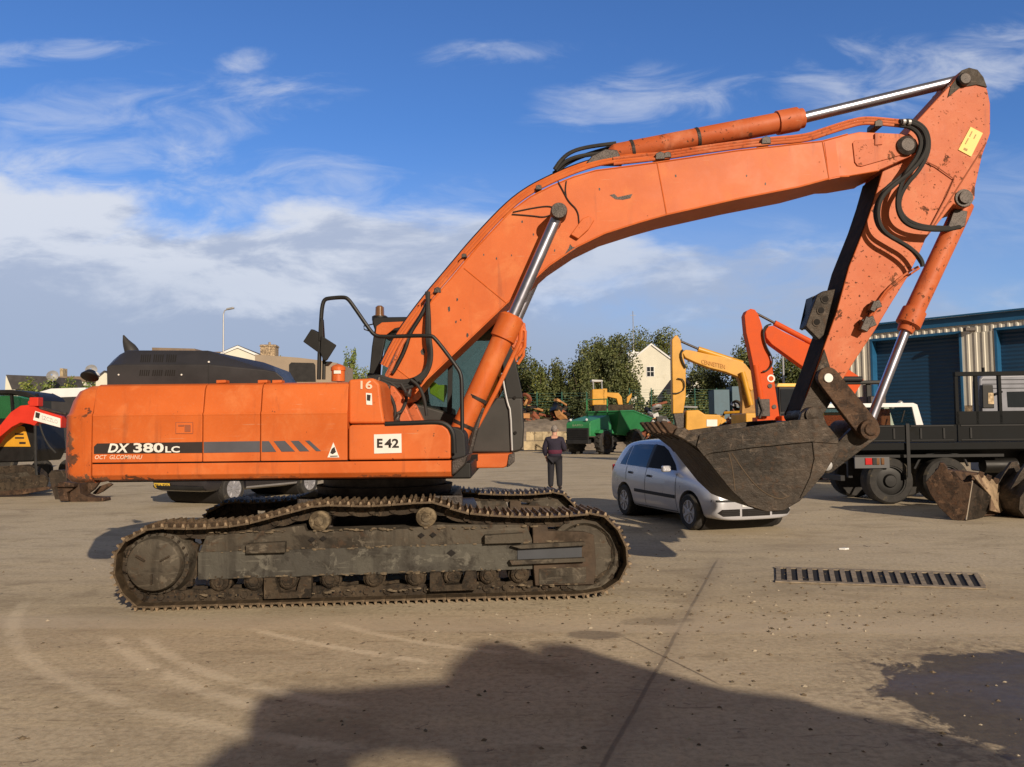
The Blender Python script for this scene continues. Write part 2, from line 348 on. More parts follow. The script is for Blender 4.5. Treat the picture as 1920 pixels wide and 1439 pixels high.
def text(name, s, x0, y0, x1, y1, Y, mat, parent, shear=0., bold=.0, place=None):
    """lettering laid on the plane y=Y (or by place(u,v)), filling the pixel box"""
    c = bpy.data.curves.new(name, 'FONT'); c.body = s; c.size = 1; c.shear = shear; c.offset = bold; c.resolution_u = 3
    t = bpy.data.objects.new(name, c); COL.objects.link(t); bpy.context.view_layer.update()
    me = bpy.data.meshes.new_from_object(t.evaluated_get(bpy.context.evaluated_depsgraph_get()))
    bpy.data.objects.remove(t); bpy.data.curves.remove(c)
    xs = [v.co.x for v in me.vertices]; ys = [v.co.y for v in me.vertices]; a, b, d, e = min(xs), max(xs), min(ys), max(ys)
    inv = RM[parent.name].inverted()
    for v in me.vertices:
        U = (v.co.x-a)/(b-a); V = (v.co.y-d)/(e-d)
        p = place(U, V) if place else at(x0+(x1-x0)*U, y1+(y0-y1)*V, Y)
        v.co = inv @ p
    me.materials.clear(); me.materials.append(mat)
    o = bpy.data.objects.new(name, me); COL.objects.link(o); o.parent = parent; RM[o.name] = RM[parent.name]; return o
def boolean(o, cutter):
    c = put('cutter', cutter, PLA, None, smooth=False)
    if o.parent is not None: c.matrix_world = RM[o.name]
    bpy.context.view_layer.update()
    md = o.modifiers.new('b', 'BOOLEAN'); md.object = c; md.operation = 'DIFFERENCE'; md.solver = 'EXACT'
    me = bpy.data.meshes.new_from_object(o.evaluated_get(bpy.context.evaluated_depsgraph_get()))
    o.modifiers.clear(); o.data = me; bpy.data.objects.remove(c); me.set_sharp_from_angle(angle=R(40))
def bvh(o):
    bpy.context.view_layer.update()
    e = o.evaluated_get(bpy.context.evaluated_depsgraph_get()); me = e.to_mesh()
    t = BVHTree.FromPolygons([v.co.copy() for v in me.vertices], [tuple(p.vertices) for p in me.polygons]); e.to_mesh_clear(); return t
def decal(name, tree, poly, axis, sign, mat, parent, off=.005, cuts=3, **kw):
    """a panel whose outline (two free coordinates) is laid onto a shaped body; axis 0: seen along x, 1: along y"""
    bm = bmesh.new(); vs = [bm.verts.new((a, b, 0)) for a, b in poly]; bm.faces.new(vs)
    bmesh.ops.triangulate(bm, faces=bm.faces)
    for _ in range(cuts): bmesh.ops.subdivide_edges(bm, edges=bm.edges, cuts=1, use_grid_fill=True)
    for v in bm.verts:
        a, b = v.co.x, v.co.y; d = Vector((0, 0, 0)); d[axis] = -sign
        o = Vector((a, a, b)); o[axis] = 9*sign
        if axis == 1: o = Vector((a, 9*sign, b))
        else: o = Vector((9*sign, a, b))
        h, n, _, _ = tree.ray_cast(o, d)
        v.co = (h - d*off) if h is not None else Vector((o.x if axis else 0, o.y if not axis else 0, b))
    mb = MB(); bm.verts.index_update(); mb.add([v.co.copy() for v in bm.verts], [tuple(v.index for v in f.verts) for f in bm.faces]); bm.free()
    return put(name, mb, mat, parent, local=True, ang=60, **kw)

#SECTION ground
# ------------------------------------------------------------ ground
def ground_mat():
    m = bpy.data.materials.new('yard_concrete'); m.use_nodes = True; T = NT(m.node_tree); p = T.n['Principled BSDF']
    g = T.new('ShaderNodeNewGeometry').outputs['Position']; x, y, z = T.xyz(g)
    P = T.comb(x, y, 0.)
    big = T.noise(P, .22, 5., .6); med = T.noise(T.scl(P, (.7, 1.6, 1)), 1., 6., .62); fine = T.noise(P, 22., 5., .7); sweep = T.noise(T.scl(P, (.25, 3.2, 1), (0, 0, 0), (0, 0, R(7))), 1., 6., .6, .4)
    grit = T.noise(P, 120., 3., .7)
    c = T.mix(T.step(big, .35, .65), (.43, .355, .24), (.53, .445, .315))
    c = T.mix(T.m('MULTIPLY', T.step(sweep, .40, .68), .55), c, (.58, .48, .31))
    c = T.mix(T.m('MULTIPLY', T.step(med, .50, .74), .5), c, (.27, .21, .125))
    c = T.mix(T.m('MULTIPLY', T.step(fine, .35, .75), .6), c, (.17, .13, .08))
    c = T.mix(T.m('MULTIPLY', T.step(grit, .35, .75), .22), c, (.72, .62, .44))
    # dark specks and scraps
    sp = T.noise(T.scl(P, (5.5, 8, 1)), 1., 4., .75, .8)
    c = T.mix(T.m('MULTIPLY', T.step(sp, .64, .675), .75), c, (.075, .058, .045))
    st2 = T.noise(T.scl(P, (1, 1.5, 1), (5, 3, 0)), .8, 8., .7, .5)
    c = T.mix(T.m('MULTIPLY', T.step(st2, .48, .66), .5), c, (.22, .17, .105))
    rip = T.noise(T.scl(P, (3., 16, 1), (2, 0, 0), (0, 0, R(-6))), 1., 5., .65, .6)
    c = T.mix(T.m('MULTIPLY', T.m('MULTIPLY', T.step(rip, .58, .68), T.step(big, .38, .56)), .6), c, (.17, .13, .085))
    # large slab tone changes
    def line(p0, p1, w):
        p0, p1 = Vector(p0), Vector(p1); d = (p1-p0).to_2d().normalized()
        wob = T.m('MULTIPLY', T.m('SUBTRACT', T.noise(P, 1.3, 3.), .5), .035)
        a = T.m('MULTIPLY', T.m('SUBTRACT', x, p0.x), -d.y); b = T.m('MULTIPLY', T.m('SUBTRACT', y, p0.y), d.x)
        s = T.m('ADD', T.m('ADD', a, b), wob)
        return T.m('ABSOLUTE', s), T.m('ADD', T.m('MULTIPLY', T.m('SUBTRACT', x, p0.x), d.x), T.m('MULTIPLY', T.m('SUBTRACT', y, p0.y), d.y)), s, (p1-p0).length
    a0, t0, s0, L0 = line(gnd(1345, 1050), gnd(1130, 1439), .02)
    k = T.m('MULTIPLY', T.m('SUBTRACT', 1., T.step(a0, .007, .022)), T.step(t0, -.2, .3))
    halo = T.m('MULTIPLY', T.m('SUBTRACT', 1., T.step(a0, .0, .22)), T.step(t0, -.2, .3))
    c = T.mix(T.m('MULTIPLY', halo, .35), c, (.22, .175, .13)); c = T.mix(T.m('MULTIPLY', k, .6), c, (.10, .08, .06))
    tone = T.m('MULTIPLY', T.m('MULTIPLY', T.step(s0, -.05, .05), .12), 1.); c = T.mix(tone, c, (.5, .42, .32))
    a1, t1, s1, L1 = line(gnd(1160, 1190), gnd(1360, 1290), .01)
    k = T.m('MULTIPLY', T.m('SUBTRACT', 1., T.step(a1, .004, .014)), T.m('MULTIPLY', T.step(t1, 0., .2), T.m('SUBTRACT', 1., T.step(t1, L1-.2, L1))))
    c = T.mix(T.m('MULTIPLY', k, .7), c, (.09, .07, .05))
    a2, t2, s2, L2 = line(gnd(0, 1178), gnd(1919, 1190), .01)
    c = T.mix(T.m('MULTIPLY', T.m('MULTIPLY', T.step(s2, -.06, .06), T.m('SUBTRACT', 1., T.step(s2, .3, .7))), .5), c, (.52, .44, .33))
    a3, t3, s3, L3 = line(gnd(930, 1100), gnd(1919, 1210), .01)
    c = T.mix(T.m('MULTIPLY', T.m('SUBTRACT', 1., T.step(a3, .01, .16)), .3), c, (.52, .44, .33))
    # curved tyre and track marks: arcs of pale dust
    def arc(pa, pb, pc, w, amt):
        (x1, y1), (x2, y2), (x3, y3) = [tuple(gnd(*q).to_2d()) for q in (pa, pb, pc)]
        D = 2*(x1*(y2-y3)+x2*(y3-y1)+x3*(y1-y2))
        ux = ((x1*x1+y1*y1)*(y2-y3)+(x2*x2+y2*y2)*(y3-y1)+(x3*x3+y3*y3)*(y1-y2))/D
        uy = ((x1*x1+y1*y1)*(x3-x2)+(x2*x2+y2*y2)*(x1-x3)+(x3*x3+y3*y3)*(x2-x1))/D
        r = math.hypot(x1-ux, y1-uy)
        dx = T.m('SUBTRACT', x, ux); dy = T.m('SUBTRACT', y, uy)
        rr = T.m('SQRT', T.m('ADD', T.m('MULTIPLY', dx, dx), T.m('MULTIPLY', dy, dy)))
        d = T.m('ABSOLUTE', T.m('SUBTRACT', rr, r))
        aa, ab, ac = [math.atan2(q[1]-uy, q[0]-ux) for q in ((x1, y1), (x2, y2), (x3, y3))]
        am = ab; half = max(abs(math.remainder(aa-am, 2*math.pi)), abs(math.remainder(ac-am, 2*math.pi)))
        an = T.m('ARCTAN2', T.m('SUBTRACT', T.m('MULTIPLY', dy, math.cos(am)), T.m('MULTIPLY', dx, math.sin(am))), T.m('ADD', T.m('MULTIPLY', dx, math.cos(am)), T.m('MULTIPLY', dy, math.sin(am))))
        inside = T.m('SUBTRACT', 1., T.step(T.m('ABSOLUTE', an), half*.8, half*1.02))
        brk = T.step(T.noise(P, 3., 4.), .30, .5)
        return T.m('MULTIPLY', T.m('MULTIPLY', T.m('SUBTRACT', 1., T.step(T.m('ADD', d, T.m('MULTIPLY', T.m('SUBTRACT', fine, .5), .12)), w*.2, w*1.5)), inside), T.m('MULTIPLY', brk, amt))
    for q in (((60, 1120), (90, 1260), (440, 1370), .07, .36), ((205, 1190), (300, 1260), (460, 1320), .07, .5), ((270, 1190), (390, 1262), (530, 1300), .06, .45), ((470, 1180), (620, 1212), (830, 1245), .05, .55), ((620, 1165), (760, 1200), (860, 1215), .05, .45)):
        c = T.mix(arc(*q), c, (.74, .64, .47))
    # damp patch at the right, small dark spot
    def blob(px, py, rx, ry, rot=0.):
        q = gnd(px, py); v = T.scl(T.comb(T.m('SUBTRACT', x, q.x), T.m('SUBTRACT', y, q.y)), (1/rx, 1/ry, 1), (0, 0, 0), (0, 0, rot))
        a, b, _ = T.xyz(v); return T.m('SQRT', T.m('ADD', T.m('MULTIPLY', a, a), T.m('MULTIPLY', b, b)))
    e = T.m('ADD', blob(2030, 1325, 1.05, 1.2), T.m('MULTIPLY', T.m('SUBTRACT', T.noise(P, 2.2, 8., .68, .6), .5), 1.1))
    wet = T.m('SUBTRACT', 1., T.step(e, .97, 1.06))
    rim = T.m('SUBTRACT', 1., T.step(e, 1.06, 1.5))
    c = T.mix(T.m('MULTIPLY', T.m('MULTIPLY', rim, T.step(T.noise(P, 12., 5., .7), .42, .6)), .55), c, (.14, .11, .08))
    c = T.mix(T.m('MULTIPLY', wet, .88), c, (.05, .044, .04))
    o2 = T.m('ADD', blob(1113, 1191, .23, .16), T.m('MULTIPLY', T.m('SUBTRACT', T.noise(P, 4., 6., .7), .5), 1.1))
    c = T.mix(T.m('MULTIPLY', T.m('SUBTRACT', 1., T.step(o2, .75, 1.15)), .6), c, (.10, .082, .07))
    o3 = T.m('ADD', blob(1230, 1165, .45, .18), T.m('MULTIPLY', T.m('SUBTRACT', T.noise(P, 7., 6., .7), .5), 2.2))
    c = T.mix(T.m('MULTIPLY', T.m('SUBTRACT', 1., T.step(o3, .45, .9)), .4), c, (.12, .095, .065))
    T.put(p.inputs['Base Color'], c)
    T.put(p.inputs['Roughness'], T.m('SUBTRACT', .9, T.m('MULTIPLY', wet, T.step(med, .35, .65, .15, .5))))
    b = T.new('ShaderNodeBump'); b.inputs['Strength'].default_value = .5; b.inputs['Distance'].default_value = .02
    T.put(b.inputs['Height'], T.m('ADD', T.m('MULTIPLY', fine, .5), T.m('ADD', T.m('MULTIPLY', med, .9), T.m('MULTIPLY', grit, .2)))); T.l.new(b.outputs[0], p.inputs['Normal'])
    return m
struct('ground', MB().add([(-900, -60, 0), (900, -60, 0), (900, 1400, 0), (-900, 1400, 0)], [(0, 1, 2, 3)]), ground_mat(), smooth=False)
# bare bank and low field behind the yard
def mound(name, cx, cy, rx, ry, h, mat, seed=1):
    rnd = random.Random(seed); rows = []
    for j in range(13):
        row = []
        for i in range(25):
            a, b = i/24*2-1, j/12*2-1
            z = h*max(0, (1-a*a))**.6*max(0, (1-b*b))**.8*(1+.25*(rnd.random()-.5))
            row.append(Vector((cx+a*rx, cy+b*ry, z-.02)))
        rows.append(row)
    return struct(name, MB().grid(rows), mat)
q = at(1020, 800, 70); mound('gravel_bank', q.x-2, 72, 11, 6.5, 2.7, WAR)
g = at(150, 720, 95); mound('grass_hill', g.x-4, 105, 16, 14, 7.6, M('grass_field', (.14, .19, .04), .9, var=.35, vs=.6, bump=.8, bs=2.), 3)
def grit():
    rnd = random.Random(4); mb = MB(); n = 2600
    for i in range(n):
        x = rnd.uniform(-6.5, 9.5); y = 4.0+13*rnd.random()**1.7
        if rnd.random() < .5: x = rnd.gauss(1.5, 1.8); y = rnd.gauss(7.6, 1.4)
        if y < 3.8: continue
        s_ = .004+.016*rnd.random()**3*(1+y*.06); a = rnd.random()*3; mi = rnd.choice((0, 1, 1, 1, 0, 2, 1)); e = rnd.uniform(.4, 1); h_ = s_*.6
        pts = [Vector((x+math.cos(a+k*1.571)*s_*(1 if k % 2 else e), y+math.sin(a+k*1.571)*s_*(1 if k % 2 else e), .001)) for k in range(4)]
        mb.add(pts+[Vector((x, y, h_))], [(0, 1, 4), (1, 2, 4), (2, 3, 4), (3, 0, 4)], mi)
    o = put('grit', mb, [M('dark_crumbs', (.09, .07, .045), .9), M('brown_crumbs', (.16, .12, .075), .9), M('pale_stones', (.40, .34, .25), .9)], None, smooth=False); o['kind'] = 'stuff'; o['label'] = 'loose crumbs of mud and grit scattered over the concrete'; o['category'] = 'grit'
grit()
for k, (x, y, sx) in enumerate(((1583, 1031, .07), (1429, 1201, .03), (1560, 1164, .025), (745, 1246, .03))):
    if k: continue
    p = gnd(x, y); solo('litter', MB().prism([p+Vector((-sx, 0, .002)), p+Vector((0, -.03, .002)), p+Vector((sx, .01, .002)), p+Vector((.02, .05, .002))], (0, 0, .02)), WHP, 'small white scrap of litter on the concrete beyond the drain grate', 'litter', smooth=False)
#SECTION grate
# ------------------------------------------------------------ drain grate
def grate():
    A, B, Cc, D = [gnd(*q) for q in ((1455, 1067), (1832, 1079), (1846, 1103), (1456, 1090))]
    c = (A+B+Cc+D)/4; t = thing('drain_grate', 'long iron drain grate of slanting slots set in the yard concrete', 'drain grate', (c.x, c.y, 0))
    up = Vector((0, 0, .004)); lerp = lambda u, v: (A.lerp(B, u)).lerp(D.lerp(Cc, u), v)
    put('drain_dark_sheet', MB().add([lerp(0, 0)+up, lerp(1, 0)+up, lerp(1, 1)+up, lerp(0, 1)+up], [(0, 1, 2, 3)]), PIT, t, smooth=False)  # flat dark sheet painted for the unlit depth below the slots
    fr = MB()
    n = 18
    def bar(mb, u0, v0, u1, v1):
        mb.prism([lerp(u0, v0)+up, lerp(u1, v0)+up, lerp(u1, v1)+up, lerp(u0, v1)+up], (0, 0, .012))
    bar(fr, -.006, -.10, 1.006, .0); bar(fr, -.006, 1.0, 1.006, 1.12)
    put('grate_frame', fr, IRO, t, smooth=False)
    for i in range(n+1):
        mb = MB(); u = i/n*.985; bar(mb, u, 0, u+.024, 1); put('grate_bar', mb, IRO, t, smooth=False)
grate()
#SECTION excavator
# ------------------------------------------------------------ the big excavator
TH = R(5.0); CX, CY = -1.52, 9.62
E1 = Vector((math.cos(TH), math.sin(TH), 0)); E2 = Vector((-math.sin(TH), math.cos(TH), 0)); C0 = Vector((CX, CY, 0))
def UL(s, w, z): return C0+E1*s+E2*w+Vector((0, 0, z))
def toU(px, py, w):
    p = on(px, py, C0+E2*w, E2)-C0; return p.dot(E1), p.z
EX = thing('tracked_excavator', 'large orange tracked excavator standing side-on with its brown bucket raised beside the silver car', 'excavator', (CX, CY, 0))
def undercarriage():
    px = [(250, 998), (285, 984), (370, 983), (451, 976), (532, 956), (600, 941), (695, 941), (792, 935), (825, 938), (877, 954), (961, 961), (1045, 961), (1112, 957), (1140, 966),
          (1163, 988), (1178, 1016), (1184, 1046), (1179, 1073), (1162, 1098), (1130, 1116), (1080, 1119), (262, 1146), (236, 1132), (214, 1102), (206, 1070), (212, 1034), (228, 1011)]
    loop = [Vector(toU(x, y, -1.675)) for x, y in px]
    loop = [Vector((p.x, max(p.y, .0))) for p in loop]
    for i in (20, 21): loop[i].y = 0.0
    # denser closed polyline (Catmull-Rom except along the flat bottom)
    dense = []; n = len(loop)
    for i in range(n):
        p0, p1, p2, p3 = loop[i-1], loop[i], loop[(i+1) % n], loop[(i+2) % n]
        if i == 20: dense += [p1.lerp(p2, k/40) for k in range(40)]; continue
        if i in (19, 21): p0, p3 = (p0, p2) if i == 19 else (p1, p3)
        for k in range(10):
            t = k/10; dense.append(.5*((2*p1)+(p2-p0)*t+(2*p0-5*p1+4*p2-p3)*t*t+(3*p1-p0-3*p2+p3)*t**3))
    L = [0]
    for a, b in zip(dense, dense[1:]+dense[:1]): L.append(L[-1]+(b-a).length)
    tot = L[-1]; N = round(tot/.200); pitch = tot/N
    def pos(s):
        s %= tot; lo = 0
        for i in range(len(dense)):
            if L[i+1] >= s: lo = i; break
        a, b = dense[lo], dense[(lo+1) % len(dense)]; return a.lerp(b, (s-L[lo])/max(1e-6, L[lo+1]-L[lo]))
    # shoe mesh: x along travel, y across, z outward
    sh = MB(); hp = pitch/2
    sh.b2((-hp*.97, -.30, -.052), (hp*.99, .30, -.034))
    for gx in (-.075, 0., .078):
        sh.prism([(gx-.016, -.30, -.034), (gx+.016, -.30, -.034), (gx+.007, -.30, -.002), (gx-.007, -.30, -.002)], (0, .6, 0), 1)
    me = bpy.data.meshes.new('track_shoe'); me.from_pydata([tuple(v) for v in sh.v], [], sh.f); me.materials.append(SHOE); me.materials.append(M('rubbed_sunlit_grouser', (.24, .175, .11), .6, .3, var=.45, vs=9, chips=(((.07, .05, .03), 7., .52, .7),), bump=.3)); me.polygons.foreach_set('material_index', sh.mi)  # paler grousers: rubbed steel, with their sunlit tops put into the colour
    fr = []
    for side in (-1, 1):
        w0 = side*1.375
        ch = MB(); mats = []
        for i in range(N):
            p = pos(i*pitch); q = pos(i*pitch+.05); r_ = pos(i*pitch-.05); t = (q-r_).normalized(); nn = Vector((-t.y, t.x))
            T3 = E1*t.x+Vector((0, 0, t.y)); N3 = E1*nn.x+Vector((0, 0, nn.y)); P3 = UL(p.x, w0, p.y)
            mats.append((P3, T3, N3))
            for ws in (-.105, .105):
                for (y0, y1) in ((ws-.022, ws+.022),):
                    o = P3+E2*y0
                    prof = [(-hp*1.1, -.052), (hp*.9, -.052), (hp*1.12, -.085), (hp*1.02, -.15), (hp*.3, -.165), (-hp*.35, -.165), (-hp*1.0, -.15), (-hp*1.18, -.09)]
                    ch.prism([o+T3*a+N3*b for a, b in prof], E2*.044)
            a = P3+T3*hp*.98+N3*-.105; ch.cyl(a-E2*.15, a+E2*.15, .034, n=10)
            for gx in (-.038, .03):
                b = P3+T3*gx+N3*-.100; ch.cyl(b-E2*.132, b+E2*.132, .012, n=6, mi=1)
        c = put('track_chain', ch, [DST, PIT], EX, smooth=False)
        for (P3, T3, N3) in mats:
            o = bpy.data.objects.new('track_shoe', me); COL.objects.link(o); o.parent = c
            mw = Matrix(((T3.x, E2.x, N3.x, P3.x), (T3.y, E2.y, N3.y, P3.y), (T3.z, E2.z, N3.z, P3.z), (0, 0, 0, 1)))
            o.matrix_basis = RM[EX.name].inverted() @ mw
        # frame
        fw = -1.535
        def P(pts): return [Vector(toU(x, y, fw)) for x, y in pts]
        def pr(pts, wa, wb, mb=None):
            """outline in (s,z), from depth wa to wb measured outwards as negative near side"""
            a, b = (wa, wb) if side < 0 else (-wa, -wb)
            return (mb or MB()).prism([UL(p.x, a, p.y) for p in P(pts)], E2*(b-a))
        f1 = pr([(372, 1087), (372, 1040), (386, 1005), (464, 999), (570, 985), (574, 996), (613, 996), (759, 992), (821, 984), (987, 984), (998, 1012), (998, 1066)], -1.535, -1.16)
        F = put('track_frame', f1, FRM, EX, bevel=.012)
        put('frame_ledge', pr([(372, 1087), (372, 1036), (980, 1017), (998, 1018), (998, 1067)], -1.552, -1.536), FRG, F, bevel=.004)
        put('idler_yoke', pr([(998, 984), (1026, 984), (1027, 995), (1095, 997), (1113, 1003), (1117, 1060), (1113, 1096), (1003, 1098), (1000, 1066)], -1.56, -1.20), M('brown_yoke_steel', (.062, .042, .027), .8, .1, var=.3, vs=4, chips=(((.10, .05, .03), 5., .6, .7), ((.02, .015, .01), 3., .55, .6)), bump=.3, cw=.13), F, bevel=.01)
        bar_ = pr([(957, 1022), (1000, 1018), (1094, 1014), (1095, 1021), (975, 1027)], -1.63, -1.561); pr([(954, 1049), (1094, 1044), (1095, 1051), (958, 1057)], -1.63, -1.561, bar_)
        put('slide_guide', bar_, FRM, F, bevel=.004)
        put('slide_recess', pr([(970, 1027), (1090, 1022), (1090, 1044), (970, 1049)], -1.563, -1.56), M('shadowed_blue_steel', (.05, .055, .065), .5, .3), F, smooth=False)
        put('frame_panel', pr([(1010, 1066), (1098, 1063), (1098, 1092), (1010, 1095)], -1.57, -1.561), FRM, F, bevel=.004)
        for pts in ([(465, 1018), (538, 1014), (538, 1034), (465, 1036)], [(908, 1002), (980, 998), (980, 1016), (908, 1018)]):
            put('step', pr(pts, -1.63, -1.536), FRM, F, bevel=.006)
        for a, b, r in ((585, 1012, 5), (606, 1010, 5), (790, 1004, 5), (812, 1003, 5), (846, 1037, 7)):
            put('frame_hole', pr([(a-r*1.3, b), (a, b-r), (a+r*1.3, b), (a, b+r)], -1.555, -1.536), PIT, F, smooth=False)
        sg = -1 if side < 0 else 1
        for i, (x, y) in enumerate(((413, 1095), (478, 1092), (541, 1090), (620, 1087), (702, 1083), (780, 1081), (848, 1079), (915, 1077), (973, 1075))):
            s_, z_ = toU(x, y, -1.5); z_ = .235
            put('track_roller', MB().lathe(UL(s_, sg*1.53, z_), E2*-sg, [(-.035, .03), (-.035, .045), (-.015, .048), (-.018, .066), (-.005, .085), (.03, .092), (.04, .11), (.30, .11), (.31, .09)], 22), DST, F)
            rb = MB(); [rb.lathe(UL(s_+math.cos(k_*1.047)*.062, sg*1.545, z_+math.sin(k_*1.047)*.062), E2*-sg, [(-.012, .010), (.02, .010)], 6) for k_ in range(6)]; put('roller_bolts', rb, DST, F, smooth=False)
        for x, y in ((600, 976), (799, 969)):
            s_, z_ = toU(x, y, -1.5)
            put('carrier_roller', MB().lathe(UL(s_, sg*1.56, z_), E2*-sg, [(-.022, .03), (-.022, .045), (-.006, .05), (-.012, .075), (0, .098), (.02, .104), (.10, .108), (.12, .085), (.36, .085)], 24), M('tan_roller_steel', (.15, .115, .07), .75, .1, var=.5, vs=12, chips=(((.05, .035, .02), 9., .52, .7),), bump=.5), F)
            put('roller_bracket', MB().b2((0, 0, 0), (0, 0, 0)) if 0 else MB().prism([UL(s_-.05, sg*1.36, .80), UL(s_+.05, sg*1.36, .80), UL(s_+.05, sg*1.36, z_), UL(s_-.05, sg*1.36, z_)], E2*(-sg*.12)), FRM, F)
        for x0, x1, y0, y1 in ((498, 586, 1081, 1121), (806, 893, 1071, 1107)):
            gpx = [(x0, y0), (x0, y1), (x1, y1-3), (x1, y0-2), (x1-20, y0-2), (x1-28, y1-14), (x0+28, y1-12), (x0+20, y0)]
            put('track_guard', pr(gpx, -1.62, -1.50), DST, F, bevel=.006)
        if side < 0:
            rm = random.Random(3); mud = MB()
            for _ in range(260):
                x_ = rm.uniform(375, 1090); y_ = rm.choice((1087-(x_-372)*.033, 1036-(x_-372)*.03, 1000-(x_-372)*.02, 1118-(x_-372)*.03)); s_, z_ = toU(x_, y_, -1.56); r_ = rm.uniform(.006, .022)
                mud.ball(UL(s_, -1.555-r_*.1, z_+rm.uniform(-.01, .012)), r_, (rm.uniform(.8, 2.2), .5, rm.uniform(.4, .9)), 6)
            o_ = put('packed_mud', mud, M('dry_mud', (.13, .10, .065), .95, var=.4, vs=20, bump=.6), F); o_['kind'] = 'stuff'
        # sprocket with final drive
        s_, z_ = toU(296, 1057, -1.52); c_ = UL(s_, sg*1.5, z_)
        sp = MB(); pts = []
        for k in range(46):
            a = 2*math.pi*k/46; r = .385 if k % 2 else .35
            pts.append(c_+E1*math.cos(a)*r+Vector((0, 0, math.sin(a)*r))+E2*(sg*-.09))
        sp.prism(pts, E2*(-sg*.07))
        S = put('sprocket', sp, DST, EX, smooth=False)
        s2, z2 = toU(291, 1058, -1.6)
        put('final_drive', MB().lathe(UL(s2, sg*1.66, z2), E2*-sg, [(-.012, .10), (-.01, .19), (.01, .245), (.05, .262), (.12, .262), (.125, .30), (.24, .33), (.26, .30)], 40), FRM, S, ang=30)
        fb = MB()
        for k in range(24):
            a = k*.2618; fb.lathe(UL(s2+math.cos(a)*.285, sg*1.545, z2+math.sin(a)*.285), E2*-sg, [(-.014, .013), (.02, .013)], 6)
        put('drive_bolts', fb, DST, S, smooth=False)
        for k in range(3):
            a = k*2.094+.5; cc = UL(s2+math.cos(a)*.13, sg*1.682, z2+math.sin(a)*.13)
            put('drive_rib', MB().box(cc, (.10, .02, .016), Matrix.Rotation(TH, 4, 'Z') @ Matrix.Rotation(-a, 4, 'Y')), DST, S, bevel=.004)
        s_, z_ = toU(1093, 1038, -1.45)
        put('idler_wheel', MB().lathe(UL(s_, sg*1.50, z_), E2*-sg, [(-.0, .10), (.01, .29), (-.03, .32), (-.02, .37), (.06, .38), (.18, .38), (.26, .37), (.27, .1)], 48), FRM, EX, ang=30)
    # centre frame and slew ring
    cf = MB(); 
    for a in ((-1.1, -.45), (.45, 1.1)):
        cf.prism([UL(a[0], -1.2, .45), UL(a[1], -1.2, .45), UL(a[1], -1.2, .80), UL(a[0], -1.2, .80)], E2*2.4)
    cf.prism([UL(-.9, -.75, .55), UL(.9, -.75, .55), UL(.9, -.75, .98), UL(-.9, -.75, .98)], E2*1.5)
    put('centre_frame', cf, DKS, EX, bevel=.02)
    put('slew_ring', MB().lathe(UL(0, 0, .97), (0, 0, 1), [(0, .78), (.1, .8), (.1, .72), (.26, .72)], 40), DKS, EX)
undercarriage()

